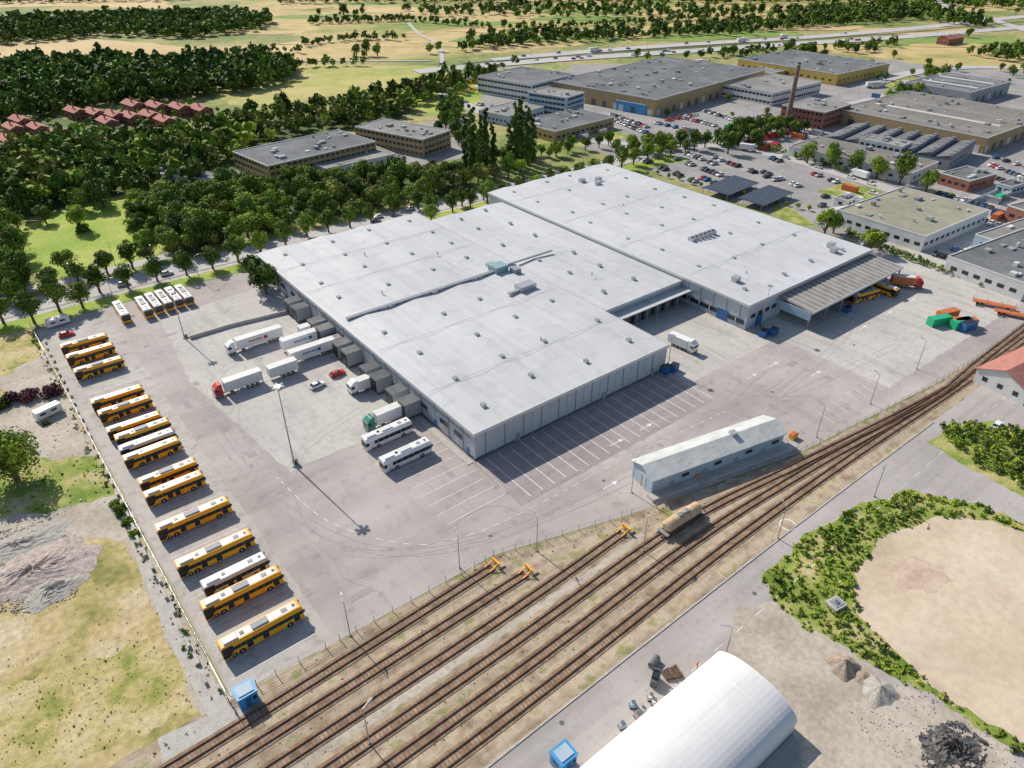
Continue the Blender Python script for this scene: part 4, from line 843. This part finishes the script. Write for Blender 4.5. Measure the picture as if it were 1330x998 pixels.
grove([(640,206),(720,198),(800,184),(800,190),(720,206),(640,216)],7,'gb',.6,.9)
def fast(name,VV,leaf):
    V=np.concatenate(VV).astype(np.float32); n=len(V)//4
    me=bpy.data.meshes.new(name); me.vertices.add(len(V)); me.vertices.foreach_set('co',V.ravel())
    me.loops.add(4*n); me.loops.foreach_set('vertex_index',np.arange(4*n,dtype=np.int32))
    me.polygons.add(n); me.polygons.foreach_set('loop_start',np.arange(0,4*n,4,dtype=np.int32))
    me.materials.append(leaf); me.update(calc_edges=True); place(name,me,(0,0,0))
def mass(name,P,sp_,leaf,s0=.8,s1=1.3,nl=130,ls=.95,avoid=None,prob=1.0):
    pts=[q for q in scatter(G(P),sp_) if random.random()<prob]
    if avoid: pts=[q for q in pts if not inside(q,avoid)]
    if not pts: return
    if len(pts)>2600: pts=random.sample(pts,2600)
    leaves=leaf if isinstance(leaf,(list,tuple)) else [leaf]
    protos=[crown(200+i,10,4.6,.6,11,nl,ls)[0] for i in range(5)]; VV=[[] for _ in leaves]
    for q in pts:
        V=protos[random.randrange(5)].copy(); t=random.uniform(0,6.28); k=random.uniform(s0,s1); c,s=math.cos(t)*k,math.sin(t)*k
        X=V[:,0]*c-V[:,1]*s+q[0]; Y=V[:,0]*s+V[:,1]*c+q[1]; VV[random.randrange(len(leaves))].append(np.stack([X,Y,V[:,2]*k*random.uniform(.8,1.15)],1))
    for vv,lf in zip(VV,leaves):
        if vv: fast(name,vv,lf)
L0,L1,L2,L3=LEAF[0],LEAF[1],LEAF[2],LEAF[3]
hs=G([(80,148),(170,134),(290,140),(290,166),(200,178),(120,182),(70,192),(-10,205),(-10,165),(60,165)])
mass('forest',[(-60,100),(60,88),(150,86),(240,92),(330,82),(378,88),(388,100),(330,120),(255,128),(180,136),(90,148),(0,162),(-80,180)],7.6,[L1,L1,L0],1.1,1.7,avoid=hs)
mass('forest',[(-80,42),(60,28),(180,24),(300,20),(360,30),(330,42),(250,52),(140,48),(30,58),(-80,66)],10,[L1,L0],1,1.6,100,1.1)
mass('woodland',[(-60,240),(-60,210),(0,208),(120,185),(230,178),(330,155),(410,150),(480,135),(540,125),(600,112),(620,118),(560,132),(500,160),(430,172),(340,190),(300,215),(250,255),(150,262),(60,280),(0,295)],7.6,[L0,L0,L1,L3,L2],.7,1.45,avoid=hs,prob=.95)
mass('woodland',[(-80,235),(0,225),(100,228),(180,235),(150,256),(60,272),(0,292),(-80,330)],9,[L1,L0,L3],.8,1.4,prob=.9)
mass('garden_trees',[(80,148),(170,134),(290,140),(290,166),(200,178),(120,182),(70,192),(-10,205),(-10,165)],15,[L0,L2],.35,.65)
mass('tree_belt',[(540,72),(700,60),(860,50),(1000,42),(1170,28),(1150,20),(980,32),(840,42),(640,50),(620,60)],10,[L1,L0],.7,1.3,100,1.1)
mass('tree_belt',[(560,98),(640,90),(700,85),(640,93),(600,104)],9,L0,.6,1.0)
mass('tree_belt',[(480,128),(560,112),(640,98),(645,104),(570,120),(490,138)],7.5,[L0,L1],.8,1.2)
mass('tree_belt',[(760,82),(980,69),(1170,57),(1170,62),(980,76)],11,[L0,L1],.5,1.0,100,1.1)
mass('tree_belt',[(1000,20),(1180,6),(1290,34),(1270,38),(1180,26),(1080,30)],12,[L0,L1],.8,1.5,100,1.1)
mass('tree_belt',[(1250,72),(1330,64),(1500,70),(1500,90),(1330,84)],10,[L1,L0],.8,1.3)
mass('tree_belt',[(520,14),(700,8),(900,12),(1000,20),(900,26),(700,24),(540,22)],17,[L0,L1],.7,1.3,100,1.2)
mass('tree_belt',[(360,-4),(700,-10),(1150,-14),(1330,-10),(1330,14),(1150,6),(900,6),(700,5),(360,6)],15,[L1,L0],.9,1.5,100,1.2)
mass('tree_belt',[(0,-2),(240,-4),(240,2),(0,6)],14,L0,.9,1.5,100,1.2)
for P in ([(390,58),(470,50),(530,52),(530,54),(470,53),(390,62)],[(400,30),(520,26),(640,36),(640,38),(520,29),(400,33)],[(240,74),(330,66),(390,68),(390,70),(330,69),(240,77)],[(700,36),(830,30),(940,22),(940,24),(830,33),(700,39)],[(280,112),(400,86),(480,84),(480,86),(400,89),(282,116)]): mass('hedgerow',P,7,[L0,L1],.45,.95,100,1.0)
mass('hedge',[(1215,560),(1240,552),(1310,556),(1420,580),(1420,670),(1330,636),(1262,603)],1.5,[L2,L0],.13,.24,60,1.2)
dots=[]
for _ in range(22):
    c=(random.uniform(400,1280),random.uniform(4,76))
    for k in range(random.randint(2,9)): dots.append((c[0]+random.gauss(0,16),c[1]+random.gauss(0,1.8)))
def onroad(u,v): return u>540 and abs(v-(94-(u-540)*.0725))<7 or (u>640 and abs(v-(79-(u-640)*.078))<6)
for q in dots:
    if q[1]>0 and not onroad(*q): tree(g(*q),random.choice('gdg'),random.uniform(.6,1.3))
for _ in range(45): tree(g(random.uniform(560,1330),random.uniform(100,170)),'g',random.uniform(.35,.65)) if random.random()<.5 else None
for k in range(16): tree(g(840+k*14,226+k*3.2+random.uniform(-3,3)),'b',.3,'young_tree')
for k in range(26): tree(g(random.uniform(1040,1330),random.uniform(70,105)),'g',random.uniform(.5,1.0))
for k in range(60):
    q=(random.uniform(900,1330),random.uniform(8,50))
    if not onroad(*q): tree(g(*q),random.choice('gdb'),random.uniform(.7,1.3))
mass('hedge',[(1098,300),(1150,322),(1330,388),(1330,392),(1150,330),(1096,306)],1.6,L0,.15,.25,50,1.3)
mass('hedge',[(880,178),(1000,192),(1100,222),(1096,226),(1000,197),(880,182)],3,L0,.2,.4,60,1.2)
def shrubs(name,P,excl,sp_,leafm,s0,s1,prob=1,nl=34,ls=1.7):
    pts=[q for q in scatter(P,sp_) if not (excl and inside(q,excl)) and random.random()<prob]
    proto=[crown(300+i,10,6,0,6,nl,ls,'bush')[0] for i in range(4)];VV=[]
    for q in pts:
        V=proto[random.randrange(4)].copy();k=random.uniform(s0,s1)*random.choice((.5,1,1,1.3));t=random.uniform(0,6.28);c,s=math.cos(t)*k,math.sin(t)*k
        VV.append(np.stack([V[:,0]*c-V[:,1]*s+q[0],V[:,0]*s+V[:,1]*c+q[1],V[:,2]*k*.9],1))
    fast(name,VV,leafm)
shrubs('verge_shrubs',ragged(band,.8,2,3),lot,.9,L2,.05,.12,.65)
shrubs('verge_shrubs',ragged(band,.6,2,5),lot,2.2,L0,.1,.2,.5)
shrubs('verge_shrubs',ragged(band,.6,2,5),lot,2.0,L3,.06,.16,.5)
shrubs('lot_weeds',lot,None,3.4,L3,.008,.022,.2)
shrubs('wasteland_weeds',WW([(1.0,238),(4,82),(-60,80),(-160,90),(-160,250),(-20,250)]),None,2.4,L3,.012,.04,.3,20)
gp=G([(-30,910),(90,860),(190,830),(262,900),(255,925),(200,955),(60,1000),(-40,1040)])
shrubs('grass_tufts',gp,None,1.1,L3,.012,.035,.45,22); shrubs('grass_tufts',gp,None,1.6,L2,.015,.05,.3,22)
shrubs('grass_tufts',G([(0,585),(60,600),(130,590),(148,640),(60,668),(-10,672)]),None,1.3,L2,.03,.07,.4,22)
shrubs('fence_weeds',WW([(0.0,238),(1.3,238),(5.2,82),(2.8,82)]),None,1.2,L0,.04,.13,.65,22)
shrubs('railway_weeds',WW([(-45,80),(57,78.6),(87,70),(130,60.2),(130,58),(88,64),(50,79),(-45,77.8)]),None,1.4,L3,.02,.055,.65,18)
for bb in (73,68.2,63.2,58.2,53.4): shrubs('railway_weeds',WW([(-45,bb-.7),(70,bb+.4),(70,bb+1.4),(-45,bb+.5)]),None,.9,L3,.014,.04,.42,14)
# ------------------------------------------------------------------ light, sky, camera
el=math.radians(38)
w=bpy.data.worlds.new('World'); S.world=w; w.use_nodes=True; nt=w.node_tree
sk=nt.nodes.new('ShaderNodeTexSky'); sk.sky_type='NISHITA'; sk.sun_disc=False; sk.sun_elevation=el; sk.sun_rotation=math.radians(-43.3)
bg=nt.nodes['Background']; bg.inputs[1].default_value=.115; nt.links.new(sk.outputs[0],bg.inputs[0])
sl=bpy.data.lights.new('sun','SUN'); sl.energy=5; sl.angle=math.radians(.5); sl.color=(1,.925,.82)
so=bpy.data.objects.new('sun',sl); so.rotation_euler=Vector((.686*math.cos(el),-.728*math.cos(el),-math.sin(el))).to_track_quat('-Z','Y').to_euler(); so.location=(0,0,300); S.collection.objects.link(so)
cam=bpy.data.cameras.new('camera'); cam.lens=36*F/1330; cam.sensor_width=36; cam.clip_end=12000; cam.clip_start=1
co=bpy.data.objects.new('camera',cam); co.location=(0,0,CH); co.rotation_euler=(math.pi/2-PIT,0,0); S.collection.objects.link(co); S.camera=co
S.view_settings.view_transform='Standard'; S.view_settings.look='None'; S.view_settings.exposure=0
print('objects',len(bpy.data.objects))
